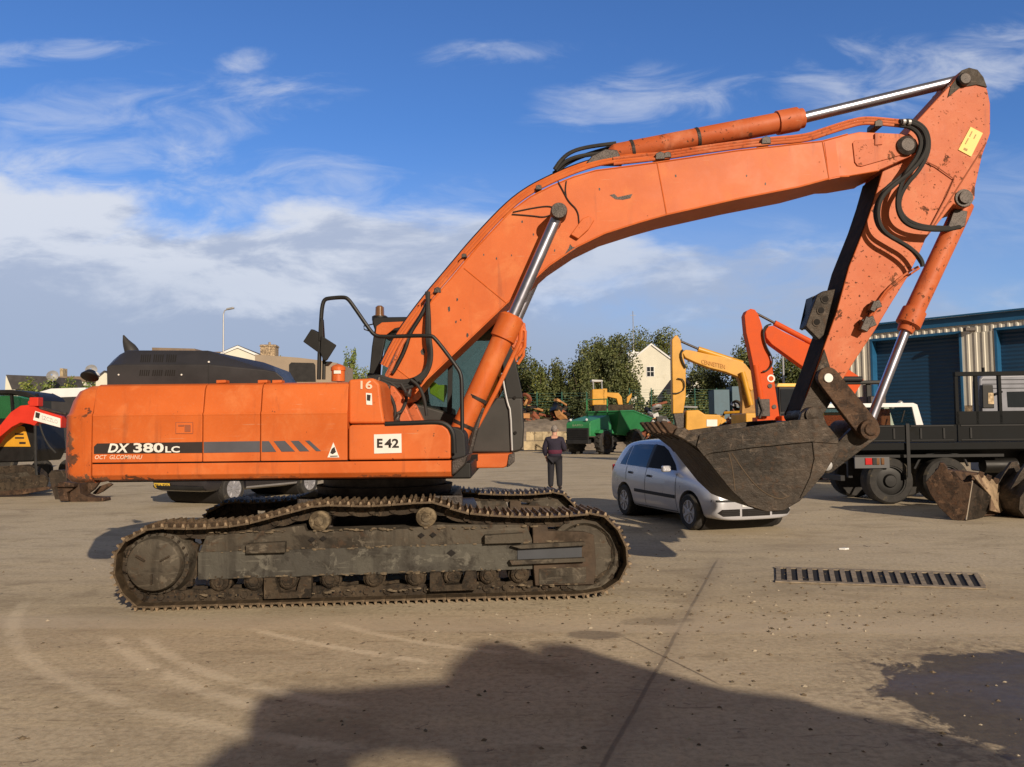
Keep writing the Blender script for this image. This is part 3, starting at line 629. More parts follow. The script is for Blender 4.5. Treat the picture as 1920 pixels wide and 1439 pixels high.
YN = 8.12
def house():
    zx = lambda px, py, Y=YN: at(px, py, Y)
    z_bot, z_sill, z_cre, z_top = zx(500, 898).z, zx(500, 866).z, zx(500, 776).z, zx(500, 717).z
    # lower sill beam along the near side, rounded underneath
    def side_loft(x0, x1, prof, Yback):
        a = zx(x0, 800).x; b = zx(x1, 800).x
        pr = [(y, z) for y, z in prof]+[(Yback, prof[-1][1]), (Yback, prof[0][1])]
        return MB().prism([Vector((a, y, z)) for y, z in pr], (b-a, 0, 0))
    sill = [(YN+.22, z_bot-.02), (YN+.05, z_bot), (YN+.005, z_bot+.05), (YN, z_sill-.008)]
    put('lower_sill', side_loft(173.5, 845, sill, YN+1.0), orange('scraped_sill_paint', (.51, .104, .019), (.61, .138, .029), .5, .5, 0., scuffs=((-2.45, 1.235, .55, .055, .9), (.2, 1.23, .4, .04, .6), (-.9, 1.235, .5, .03, .5))), EX, bevel=.008)
    put('revolving_frame', MB().b2((zx(175, 800).x, YN+.3, z_bot-.04), (zx(880, 800).x, CY+1.4, z_sill-.04)), BLK, EX, bevel=.02)
    prof = [(YN, z_sill+.006), (YN-.004, z_cre-.02), (YN-.012, z_cre), (YN+.012, z_cre+.03), (YN+.05, z_top-.07), (YN+.085, z_top-.02), (YN+.14, z_top)]
    for i, (a, b) in enumerate(((173.5, 379.2), (381, 487.4), (489.2, 651))):
        d = put('side_door', side_loft(a, b, prof, YN+.5), OR, EX, bevel=.007)
        if i == 0:
            put('latch_recess_shade', slab([(329, 792), (362, 792), (362, 814), (329, 814)], YN-.006, .004), M('dark_weld_and_recess', (.30, .08, .03), .7), d); put('latch_plate', slab([(330.3, 793.3), (360.7, 793.3), (360.7, 812.7), (330.3, 812.7)], YN-.009, .003), OR, d)  # recess shade around the latch painted as darker orange lines
            put('latch_handle', MB().prism(tr([(334, 797), (345, 797), (345, 800), (334, 800)], YN-.014), (0, .004, 0)), M('dark_weld_and_recess', (.30, .08, .03), .7), d); put('latch_handle', MB().prism(tr([(346, 797), (357, 797), (357, 810), (346, 810)], YN-.014), (0, .004, 0)), M('dark_weld_and_recess', (.30, .08, .03), .7), d)
            put('black_stripe', slab([(176, 838), (182, 832), (379, 829), (379, 849.5), (176, 851.5)], YN-.006, .004), BST, d)
            text('lettering', 'DX', 202, 832, 243, 849, YN-.010, WHT, d, shear=.25, bold=.03)
            text('lettering', '380', 250, 831, 307, 849, YN-.010, WHT, d, bold=.03)
            text('lettering', 'LC', 310, 837, 337, 849, YN-.010, WHT, d, bold=.03)
            text('lettering', 'OCT  GLCOMIHNU', 178, 853.5, 267, 861.5, YN-.006, M('faded_decal', (.75, .55, .42), .6), d, shear=.25, bold=.01)
        if i == 1: put('grey_stripe', slab([(382, 829), (487, 827.5), (487, 848), (382, 849.5)], YN-.006, .004), GRS, d)
        if i == 2:
            for q in ([(491, 827.5), (504, 827.5), (518, 847.5), (491, 848)], [(513, 827.5), (534, 827), (553, 847), (528, 847.3)], [(545, 827), (560, 826.8), (580, 846.6), (562, 846.8)], [(572, 826.6), (580, 826.4), (602, 846.2), (593, 846.4)]):
                put('grey_stripe', slab(q, YN-.006, .004), GRS, d)
            put('warning_sticker', slab([(625, 830), (636, 858), (614, 858)], YN-.005, .003), WHT, d)
            put('sticker_mark', slab([(622, 842), (627, 838), (630, 848), (624, 852), (619, 850)], YN-.008, .003), BST, d)
            put('sticker_mark', slab([(619, 855), (633, 854.6), (633, 856.4), (619, 856.8)], YN-.008, .003), BST, d)
    put('door_jamb', MB().b2((zx(175, 800).x, YN+.03, z_sill-.01), (zx(651, 800).x, YN+.40, z_cre-.05)).b2((zx(175, 800).x, YN+.16, z_cre-.05), (zx(651, 800).x, YN+.40, z_top-.05)), PIT, EX, smooth=False)
    # engine deck (full width of the machine)
    put('engine_deck', MB().b2((zx(175, 800).x, YN+.5, z_sill), (zx(640, 800, 8.9).x, CY+1.49, z_top-.03)), OR, EX, bevel=.02)
    # counterweight: rounded plan, rounded shoulders
    rows = []
    Xj = zx(172, 800).x; xm = CX-3.45
    for (z, ins) in ((z_bot-.03, .10), (z_bot-.02, .05), (z_bot+.02, .012), (z_bot+.08, 0), (z_cre-.02, .0), (z_cre, -.004), (z_cre+.03, .02), (z_top-.16, .055), (z_top-.06, .11), (z_top-.01, .20), (z_top+.0, .30)):
        row = []
        half = 1.5
        for k in range(25):
            a = -math.pi/2+math.pi*k/24
            # superellipse plan
            ca, sa = math.cos(a), math.sin(a)
            ex = abs(ca)**.22; ey = (abs(sa)**.60)*(1 if sa > 0 else -1)
            bulge = .42*(1-abs(ey)**2)
            X = Xj-(ex*(.30)+bulge*ex)*1.0
            row.append(Vector((X+ins*ex*.8, CY+ey*(half-ins), z)))
        row = [Vector((Xj+.0, row[0].y, z))]+row+[Vector((Xj+.0, row[-1].y, z))]
        rows.append(row)
    mb = MB().grid(rows); n = len(rows[0]); mb.add(rows[-1], [tuple(range(n))]); mb.add(rows[0], [tuple(range(n-1, -1, -1))]); mb.add([r[0] for r in rows]+[r[-1] for r in reversed(rows)], [tuple(range(2*len(rows)))])
    put('counterweight', mb, ORC, EX, ang=40)
    # engine hood
    colx = [(200, 200, 212), (204, 208, 226), (236, 236, 240), (388, 389, 389), (391, 391, 391), (500, 497, 495), (520, 517, 514), (533, 531, 524)]
    topy = [676, 664, 657, 657.5, 658, 680, 687, 705]; crey = [688, 685, 684, 684, 684, 694, 698, 709]
    rows = [[], [], [], []]
    for (a, b, c), ty, cy in zip(colx, topy, crey):
        rows[0].append(at(a, 722, 8.42)); rows[1].append(at(b, cy, 8.42)); rows[2].append(at(c, ty, 8.70)); rows[3].append(rows[2][-1]+Vector((0, .62, -.02)))
    mb = MB().grid(rows); mb.add([r[0] for r in rows]+[rows[0][0]+Vector((0, .9, 0))], [(0, 1, 2, 3, 4)]); mb.add([r[-1] for r in rows]+[rows[0][-1]+Vector((0, .9, 0))], [(4, 3, 2, 1, 0)])
    hd = put('engine_hood', mb, HOOD, EX, bevel=.012)
    for g in range(3):
        for k in range(5):
            x = 263+g*24+k*4
            for (ya, yb, Y) in ((665, 679, None),):
                def hp(px, py):
                    t = (684-py)/(684-657); return at(px, py, 8.42+t*.28-.006)
                put('vent_slot', MB().add([hp(x, yb), hp(x+2.2, yb), hp(x+4, ya), hp(x+1.8, ya)], [(0, 1, 2, 3)]), PIT, hd, smooth=False)
            put('vent_slot', MB().prism(tr([(x-2, 705), (x, 705), (x+1.6, 694), (x-.4, 694)], 8.416), (0, .002, 0)), PIT, hd, smooth=False)
    for x, y in ((222, 703), (340, 703), (391, 679)): put('hood_bolt', MB().lathe(at(x, y, 8.415), (0, 1, 0), [(0, .008), (.01, .012)], 8), WHT, hd)
    put('hood_seam', MB().prism(tr([(389.5, 722), (391.5, 722), (391.5, 684), (389.5, 684)], 8.417), (0, .002, 0)), PLA, hd, smooth=False)
    # exhaust outlet: curved tapering stack cut on a slant
    put('exhaust', MB().tube([at(250, 668, 9.3), at(245, 655, 9.3), at(237, 643, 9.3), at(231.5, 629, 9.3)], [.085, .075, .045, .008], 12, smooth=1), M('exhaust_steel', (.05, .047, .045), .6, .4), EX)
    # grey panel deck in front of hood: filler post, mirror post, tabs
    p = at(634, 712, 8.6)
    put('filler_post', MB().lathe(p+Vector((0, 0, -.02)), (0, 0, 1), [(0, .072), (.11, .070), (.115, .078), (.15, .078), (.17, .055), (.185, .02)], 18), ORC, EX)
    put('filler_label', MB().prism(tr([(626, 695), (639, 695), (639, 701), (626, 701)], 8.52), (0, .004, 0)), WHT, EX)
    for x in (414, 492, 519): put('hood_tab', slab([(x-9, 713), (x+9, 712.6), (x+9, 718), (x-9, 719)], 8.25, .12), OR, EX, bevel=.006)
    put('upper_deck', MB().b2((zx(489, 712).x, YN+.12, z_top-.05), (zx(650, 712).x, YN+1.1, z_top-.004)), BLK, EX, bevel=.01)
    # front of tank: facetted box with stickers
    tk = MB().prism(tr([(653, 795), (653, 712), (700, 709), (712, 720), (716, 760), (722, 795)], YN+.06), (0, .75, 0))
    T_ = put('tank_cover', tk, OR, EX, bevel=.03, seg=3)
    text('sticker', '16', 676, 714, 698, 730, YN+.05, M('faded_decal', (.75, .55, .42), .6), T_, bold=.02)
    put('sticker', slab([(686, 737), (697, 738), (698, 760), (687, 759)], YN+.054, .003), WHT, T_)
    put('sticker', slab([(688, 740), (695, 741), (694, 752), (688, 751)], YN+.050, .003), BST, T_)
    # toolbox
    tb = MB().prism(tr([(653.5, 863.5), (653.5, 800), (660, 797), (815, 795), (830, 797), (840, 805), (845, 818), (845, 861)], YN), (0, .72, 0))
    tbx = put('toolbox', tb, OR, EX, bevel=.02, seg=3)
    put('toolbox_trim', MB().tube(tr([(722, 796), (780, 794), (818, 792), (834, 795), (845, 804), (850, 818), (851, 850)], YN+.02), .028, 8, smooth=1), BLK, EX)
    put('toolbox_end', MB().prism(tr([(846, 863), (846, 815), (840, 803), (850, 800), (866, 806), (872, 815), (874, 858)], YN+.08), (0, .6, 0)), PLA, EX, bevel=.02)
    pl = put('number_board', slab([(701, 815), (752.5, 813.5), (753, 849.5), (701.5, 851)], YN-.008, .006), WHT, tbx, bevel=.001)
    text('lettering', 'E', 707, 823, 717.5, 840, YN-.012, BST, tbx, bold=.035); text('lettering', '42', 721, 823, 748, 840, YN-.012, BST, tbx, bold=.03)
    # grimy front lower corner, rubber and step
    put('corner_bracket', MB().prism(tr([(846, 864), (878, 852), (872, 872), (855, 888), (846, 893)], YN+.04), (0, .9, 0)), DKS, EX, bevel=.02)
    # near side hand rail, mirror
    rl = [(598, 712), (599, 660), (602, 600), (604, 575), (608, 562), (618, 559.5), (645, 557.5), (653, 561), (664, 576), (694, 620), (704, 630), (718, 632), (806, 629), (816, 634), (858, 690), (864, 702), (866, 720), (867, 853)]
    put('hand_rail', MB().tube(tr(rl, YN+.16), .021, 10, smooth=2), BLK, EX)
    put('mirror_post', MB().tube(tr([(607, 712), (608, 660), (604, 600)], YN+.2), .018, 8), BLK, EX)
    put('mirror', MB().prism(tr([(567.5, 641), (583, 617), (602, 627), (601, 665)], YN+.14), (.02, .05, 0)), BLK, EX, bevel=.008)
    put('mirror', MB().prism(tr([(602, 629), (631, 647.5), (613, 676), (606, 676), (600, 660)], YN+.10), (-.01, .05, 0)), BLK, EX, bevel=.008)
    put('mirror_arm', MB().prism(tr([(601, 596), (605, 600), (606, 640), (597, 640), (597, 615)], YN+.13), (0, .05, 0)), BLK, EX, bevel=.008)
    put('camera_bracket', MB().prism(tr([(603, 678), (621, 678), (613, 686), (607, 686)], YN+.2), (0, .08, 0)), BLK, EX, bevel=.005)
    # work lamp on the counterweight shoulder
    c_ = at(167, 710, 8.9)
    wl = put('rear_lamp', MB().lathe(c_, (0, .25, .45), [(0, .07), (.015, .095), (.03, .095), (.09, .05), (.10, .02)], 18), BLK, EX)
    put('lamp_glass', MB().lathe(c_+Vector((.02, .06, .045)), (.1, .1, .5), [(0, .07), (.03, .05), (.045, .0)], 14), WHP, wl)
house()

def hose(name, pts, Y, r, mat=RUB, parent=None, smooth=2, dy=None):
    P = [at(x, y, Y if dy is None else Y+dy[i]) for i, (x, y) in enumerate(pts)]
    return put(name, MB().tube(P, r, 8, smooth=smooth), mat, parent or EX)
def cab():
    Y0, Y1 = 10.05, 11.1; th = Y1-Y0
    def pl(name, pts, mat=BLK, y0=Y0, t=th, par=None, bev=.015, **k): return put(name, MB().prism(tr(pts, y0), (0, t, 0)), mat, par or EX, bevel=bev, **k)
    cb = pl('cab_body', [(700, 848), (960, 850), (976, 846), (981, 838), (983, 800), (980, 745), (930, 745), (895, 790), (851, 777), (800, 762), (700, 740)], M('cab_grey_paint', (.026, .023, .020), .5, var=.2, vs=3), bev=.03)
    pl('cab_roof', [(697, 603), (700, 595), (935, 592), (948, 610), (948, 622), (703, 622)], BLK, Y0-.02, th+.04, cb, .02)
    pl('roof_stripe', [(704, 629), (706, 612), (716, 605), (760, 603), (768, 610), (740, 616), (722, 630)], OR, Y0-.03, .03, cb, .004)
    for y in (Y0, Y1-.07):
        pl('pillar', [(688, 745), (697, 650), (702, 618), (726, 618), (714, 680), (710, 745)], BLK, y, .07, cb)
        pl('pillar', [(932, 620), (948, 618), (964, 664), (978, 730), (981, 748), (950, 748), (944, 700)], BLK, y, .07, cb)
        pl('pillar', [(838, 775), (841, 620), (850, 620), (847, 778)], BLK, y, .04, cb, .005)
    pl('side_window', [(712, 742), (724, 622), (934, 622), (948, 745), (930, 745), (895, 790), (851, 777), (800, 762)], GLS, Y0+.03, .006, cb, 0)
    pl('side_window', [(712, 742), (724, 622), (934, 622), (948, 745), (930, 745), (895, 790), (851, 777), (800, 762)], GLS, Y1-.04, .006, cb, 0)
    put('windscreen', MB().grid([[at(944, 622, Y0+.07), at(944, 622, Y0+.07)+Vector((0, th-.14, 0))], [at(976, 745, Y0+.07), at(976, 745, Y0+.07)+Vector((0, th-.14, 0))]]), GLS, cb, smooth=False)
    st = put('seat', MB().prism(tr([(770, 800), (775, 690), (790, 688), (800, 760), (850, 765), (850, 800)], Y0+.3), (0, .5, 0)), PLA, cb, bevel=.04)
    pl('hi_vis_jacket', [(805, 722), (812, 715), (822, 722), (838, 722), (838, 735), (832, 755), (822, 748), (806, 738)], HIV, Y0+.12, .05, cb, .01)
    b = at(712, 594, 10.3)
    bc = put('beacon', MB().lathe(b+Vector((0, 0, -.02)), (0, 0, 1), [(0, .09), (.03, .085), (.035, .06), (.14, .055), (.16, .03)], 18), AMB, cb)
    put('beacon_base', MB().lathe(b+Vector((0, 0, -.05)), (0, 0, 1), [(0, .10), (.05, .10), (.06, .065)], 18), BLK, bc)
    put('grab_rail', MB().tube(tr([(941, 700), (947, 735), (952, 758), (957, 770), (960, 845)], Y0-.03), .014, 8, smooth=1), GAL, cb)
    put('door_handle', MB().tube(tr([(700, 608), (682, 612), (683, 618), (695, 622)], Y0-.02), .008, 6), BLK, cb)
    for x, y in ((965, 746), (966, 812)): put('cab_bolt', MB().lathe(at(x, y, Y0-.02), (0, 1, 0), [(0, .02), (.03, .022)], 10), PIT, cb)
    # orange skirt below the cab
    sk = put('cab_skirt', MB().prism(tr([(846, 853), (962, 850), (963, 862), (957, 872), (944, 878), (846, 879)], 9.75), (0, 1.3, 0)), OR, EX, bevel=.02)
    put('skirt_plate', slab([(868, 853), (896, 852), (896, 864), (868, 865)], 9.73, .02), PIT, sk)
    put('skirt_bumper', MB().prism(tr([(954, 852), (965, 850), (965, 866), (956, 874), (950, 877)], 9.73), (0, .2, 0)), DKS, sk, bevel=.01)
cab()

def boom():
    Y0, w = 9.27, .70
    body = [(721, 703), (742, 664), (763, 627), (804, 571), (846, 522), (895, 463), (957, 397), (995, 369), (1034, 349), (1075, 332), (1117, 320), (1232, 305), (1380, 283), (1542, 265), (1589, 252), (1612, 247), (1650, 249),
            (1650, 321), (1592, 331), (1568, 332), (1498, 351), (1380, 374), (1250, 403), (1200, 417), (1134, 438), (1082, 463), (1030, 498), (999, 526), (975, 548), (950, 569), (926, 592), (863, 652), (800, 712), (770, 748), (745, 756), (722, 735)]
    B = put('boom', slab(body, Y0, w), OR, EX, bevel=.014)
    fk = [(1645, 249), (1688, 251), (1706, 254), (1718, 262), (1723, 274), (1719, 287), (1708, 293), (1645, 321)]
    [put('boom_fork', slab(fk, y_, .10), ORW, B, bevel=.008) for y_ in (Y0, )]; put('boom_fork', MB().prism([p+Vector((0, w-.10, 0)) for p in tr(fk, Y0)], (0, .10, 0)), ORW, B, bevel=.008)
    put('side_plate', slab([(1599, 268), (1604, 263), (1690, 258), (1700, 288), (1616, 312), (1608, 311), (1603, 304)], Y0-.016, .015), ORW, B, bevel=.005)
    put('side_plate', slab([(1546, 267), (1566, 263), (1575, 333), (1555, 337)], Y0-.006, .005), M('primer_orange', (.62, .13, .04), .6), B, bevel=.001)
    for a, b in (((1232, 305), (1250, 403)), ((1542, 265), (1555, 338)), ((870, 503), (949, 568)), ((742, 690), (776, 716))):
        put('weld_seam', MB().tube([at(*a, Y0), at(*b, Y0)], .008, 6), OR, B)
    # flange lips along the edges
    put('flange', MB().tube(tr(body[3:15], Y0+.002), .010, 6), OR, B)
    put('flange', MB().tube(tr(body[18:34], Y0+.002), .010, 6), OR, B)
    # boom foot bracket
    ft = put('boom_bracket', slab([(700, 795), (708, 735), (718, 722), (738, 724), (752, 742), (775, 795)], 8.98, .2), ORW, EX, bevel=.02); put('boom_bracket', slab([(745, 800), (760, 745), (780, 760), (800, 800)], 9.95, .15), ORW, EX, bevel=.02)
    put('pin', MB().lathe(at(728, 745, 8.97), (0, 1, 0), [(-.03, .07), (0, .10), (.05, .10)], 20), ORW, ft)
    put('hydraulic_fittings', MB().tube(tr([(704, 712), (712, 725), (716, 742), (712, 765), (722, 785), (735, 790)], 8.95), .03, 8, smooth=1).tube(tr([(712, 730), (728, 742), (724, 765), (736, 780), (752, 772)], 8.93), .018, 8, smooth=1).ball(at(717, 755, 8.9), .05).ball(at(712, 735, 8.9), .04), DKS, ft)
    for k, pts in enumerate(([(690, 708), (706, 716), (722, 730), (738, 752), (742, 778), (736, 796)], [(696, 720), (716, 736), (728, 760), (726, 790)], [(752, 720), (764, 740), (758, 764), (744, 784), (742, 800)], [(770, 712), (786, 724), (796, 748), (800, 780)], [(730, 716), (748, 730), (768, 728), (790, 716)])):
        put('hose', MB().tube(tr(pts, 8.86+.05*k), .019, 8, smooth=2), RUB, ft)
    for x, y, r_ in ((706, 722, .035), (724, 738, .03), (742, 792, .035), (712, 768, .04), (764, 744, .03)):
        put('hose_fitting', MB().lathe(at(x, y, 8.84), (.4, 0, 1), [(0, r_), (.03, r_*1.2), (.05, r_*.8), (.09, r_*.7)], 10), DKS, ft)
    # small fitting on the boom side, scars, pin
    put('lamp_bracket', slab([(1092, 410), (1104, 405), (1115, 412), (1104, 430), (1084, 448), (1070, 440)], Y0-.05, .048), ORC, B, bevel=.01)
    put('paint_scar', slab([(1143, 366), (1152, 364), (1158, 370), (1186, 364), (1182, 372), (1168, 375), (1154, 374)], Y0-.003, .002), DKS, B, smooth=False)
    put('paint_scar', slab([(1066, 466), (1069, 458), (1074, 464), (1086, 462), (1072, 472), (1058, 478)], Y0-.003, .002), DKS, B, smooth=False)
    for x, y, r in ((842, 580, 4), (857, 562, 2.5), (855, 604, 2), (876, 629, 3.2), (931, 485, 2), (907, 478, 1.6), (1000, 440, 1.8), (1267, 330, 2), (793, 660, 5), (1124, 355, 2), (979, 416, 2), (959, 479, 1.5), (1040, 470, 2), (864, 600, 1.6), (1435, 345, 2), (1400, 330, 1.6)):
        a = random.random()*2
        put('paint_chip', slab([(x+r*math.cos(a+k)*(.5+.5*random.random()), y+r*math.sin(a+k)*1.4) for k in (0, 1.1, 2.3, 3.2, 4.4, 5.3)], Y0-.0025, .002), DKS, B, smooth=False)
    for k, pts in enumerate(([(962, 398), (1000, 390), (1030, 386), (1042, 392)], [(960, 402), (1000, 405), (1020, 408), (1036, 402)], [(1046, 340), (1058, 362), (1066, 378), (1084, 395), (1086, 420)], [(1062, 340), (1060, 356), (1062, 370)])):
        put('cable', MB().tube(tr(pts, Y0-.012), .007, 6, smooth=2), RUB, B)
    # pipes along the top of the boom
    def off(pts, d):
        out = []
        for i, (x, y) in enumerate(pts):
            a = pts[max(i-1, 0)]; b = pts[min(i+1, len(pts)-1)]; l = math.hypot(b[0]-a[0], b[1]-a[1]); out.append((x+(b[1]-a[1])/l*d, y-(b[0]-a[0])/l*d))
        return out
    top = [(728, 690), (745, 655), (763, 625), (804, 569), (846, 520), (895, 461), (957, 395), (995, 366), (1034, 346), (1075, 328), (1117, 314), (1160, 306), (1232, 302)]
    for d, dy in ((4, .05), (9, .14), (13, .26), (15, .40)):
        put('hydraulic_pipe', MB().tube(tr(off(top, d), Y0+dy), .022, 8, smooth=2), OR if dy < .3 else BLK, B)
    up = [(1150, 303), (1240, 293), (1330, 279), (1440, 265), (1510, 260), (1550, 246), (1600, 230), (1625, 226), (1660, 229), (1690, 232)]
    for d, dy in ((0, .06), (5, .12), (-5, .02)):
        put('hydraulic_pipe', MB().tube(tr(off(up, d), Y0+dy), .020, 8, smooth=2), ORW, B)
    for x, y, s_ in ((1238, 293, 9), (1437, 264, 9), (1648, 232, 8), (820, 545, 7), (870, 480, 5), (1010, 352, 6), (1252, 291, 7)):
        put('pipe_clamp', MB().prism(tr([(x-s_, y+s_*.7), (x-s_*.9, y-s_*.6), (x, y-s_), (x+s_*.9, y-s_*.7), (x+s_, y+s_*.6)], Y0-.01), (0, .22, 0)), DKS, B, bevel=.008)
    put('pipe_bracket', slab([(1641, 250), (1654, 250), (1655, 271), (1641, 272)], Y0-.03, .03), ORW, B, bevel=.003)
    # black hoses at arm cylinder foot
    for k, pts in enumerate(([(1040, 318), (1052, 300), (1070, 285), (1100, 276), (1155, 269)], [(1042, 320), (1060, 302), (1090, 292), (1130, 288), (1140, 285)], [(1038, 326), (1066, 304), (1100, 290), (1150, 276)])):
        hose('hose', pts, Y0+.30+.05*k, .026, RUB, B)
    put('cylinder_foot', slab([(1098, 307), (1110, 292), (1135, 279), (1158, 281), (1166, 298), (1168, 308)], Y0+.22, .10).prism(tr([(1098, 307), (1110, 292), (1135, 279), (1158, 281), (1166, 298), (1168, 308)], Y0+.42), (0, .10, 0)), DKS, B, bevel=.015)
    # hoses hanging in a loop by the foot
    for k in range(3):
        dx = k*6
        hose('hose', [(803-dx*.2, 548), (802+dx*.2, 590), (800+dx*.4, 630), (806+dx*.3, 665), (802+dx*.3, 690), (786+dx*.5, 708+dx*.4), (762, 716+dx*.7), (735, 714+dx), (712, 706+dx*.7), (690, 703)], Y0-.10, .024, RUB, B, dy=[.08, 0, -.02, -.03*k, -.06, -.06, -.08, -.1, -.12, -.1])
    hose('hose', [(735, 700), (742, 690), (760, 655), (768, 625), (790, 592), (806, 560)], Y0-.03, .026, BLK, B)
    hose('hose', [(722, 712), (735, 690), (748, 655), (762, 632)], Y0-.05, .022, ORW, B)
    # ---- arm cylinder
    Yc = 9.62
    a, b = at(1140, 292, Yc), at(1505, 222, Yc); d = (b-a).normalized()
    c = put('arm_cylinder', MB().lathe(a, b-a, [(0, .06), (.06, .115), (.08, .125), ((b-a).length-.32, .125), ((b-a).length-.32, .145), ((b-a).length-.07, .145), ((b-a).length-.06, .12), ((b-a).length, .12)], 28), ORW, EX)
    e = at(1812, 148, Yc)
    put('piston_rod', MB().cyl(b-d*.02, e, .067, n=64), CHR, c)
    for x in (1182, 1304):
        p = at(x, 284-(x-1182)*.19, Yc); put('cylinder_band', MB().lathe(p, d, [(0, .13), (.03, .135), (.04, .13)], 24), DKS, c)
    # ---- boom cylinders (one each side)
    for k, Yb in enumerate((9.05, 10.19)):
        sx = 0
        def q(x, y): 
            p = at(x, y, 9.05); return Vector((p.x, Yb, p.z))
        a, b, e = q(850, 838), q(962, 592), q(1047, 401); d = (b-a).normalized(); Lc = (b-a).length
        c = put('boom_cylinder', MB().lathe(a, d, [(0, .08), (.05, .12), (Lc-.30, .12), (Lc-.29, .145), (Lc-.03, .145), (Lc, .11)], 28), OR, EX)
        put('piston_rod', MB().cyl(b-d*.03, e, .066, n=64), CHR, c)
        put('pin', MB().lathe(Vector((e.x, Yb-.12, e.z)), (0, 1, 0), [(-.03, .06), (-.03, .085), (0, .095), (.22, .095)], 24), DKS, c)
        put('pipe', MB().tube([q(978, 612), q(975, 640), q(930, 735), q(895, 800), q(872, 862)], .026, 8), OR, c)
        put('pipe', MB().tube([q(966, 608), q(985, 622), q(984, 650), q(972, 668)], .02, 8), OR, c)
        put('pipe_valve', MB().prism([q(952, 640), q(962, 600), q(985, 606), q(987, 625), q(968, 660)], (0, .08, 0)), ORW, c, bevel=.01)
        put('cylinder_band', MB().lathe(q(893, 750), d, [(0, .125), (.035, .13)], 24), DKS, c)
        put('cylinder_band', MB().lathe(q(868, 800), d, [(0, .125), (.04, .135)], 24), DKS, c)
        put('chain_guard', MB().tube([q(905, 765), q(890, 810), q(880, 850)], .035, 8), DKS, c)
    return B
boom()

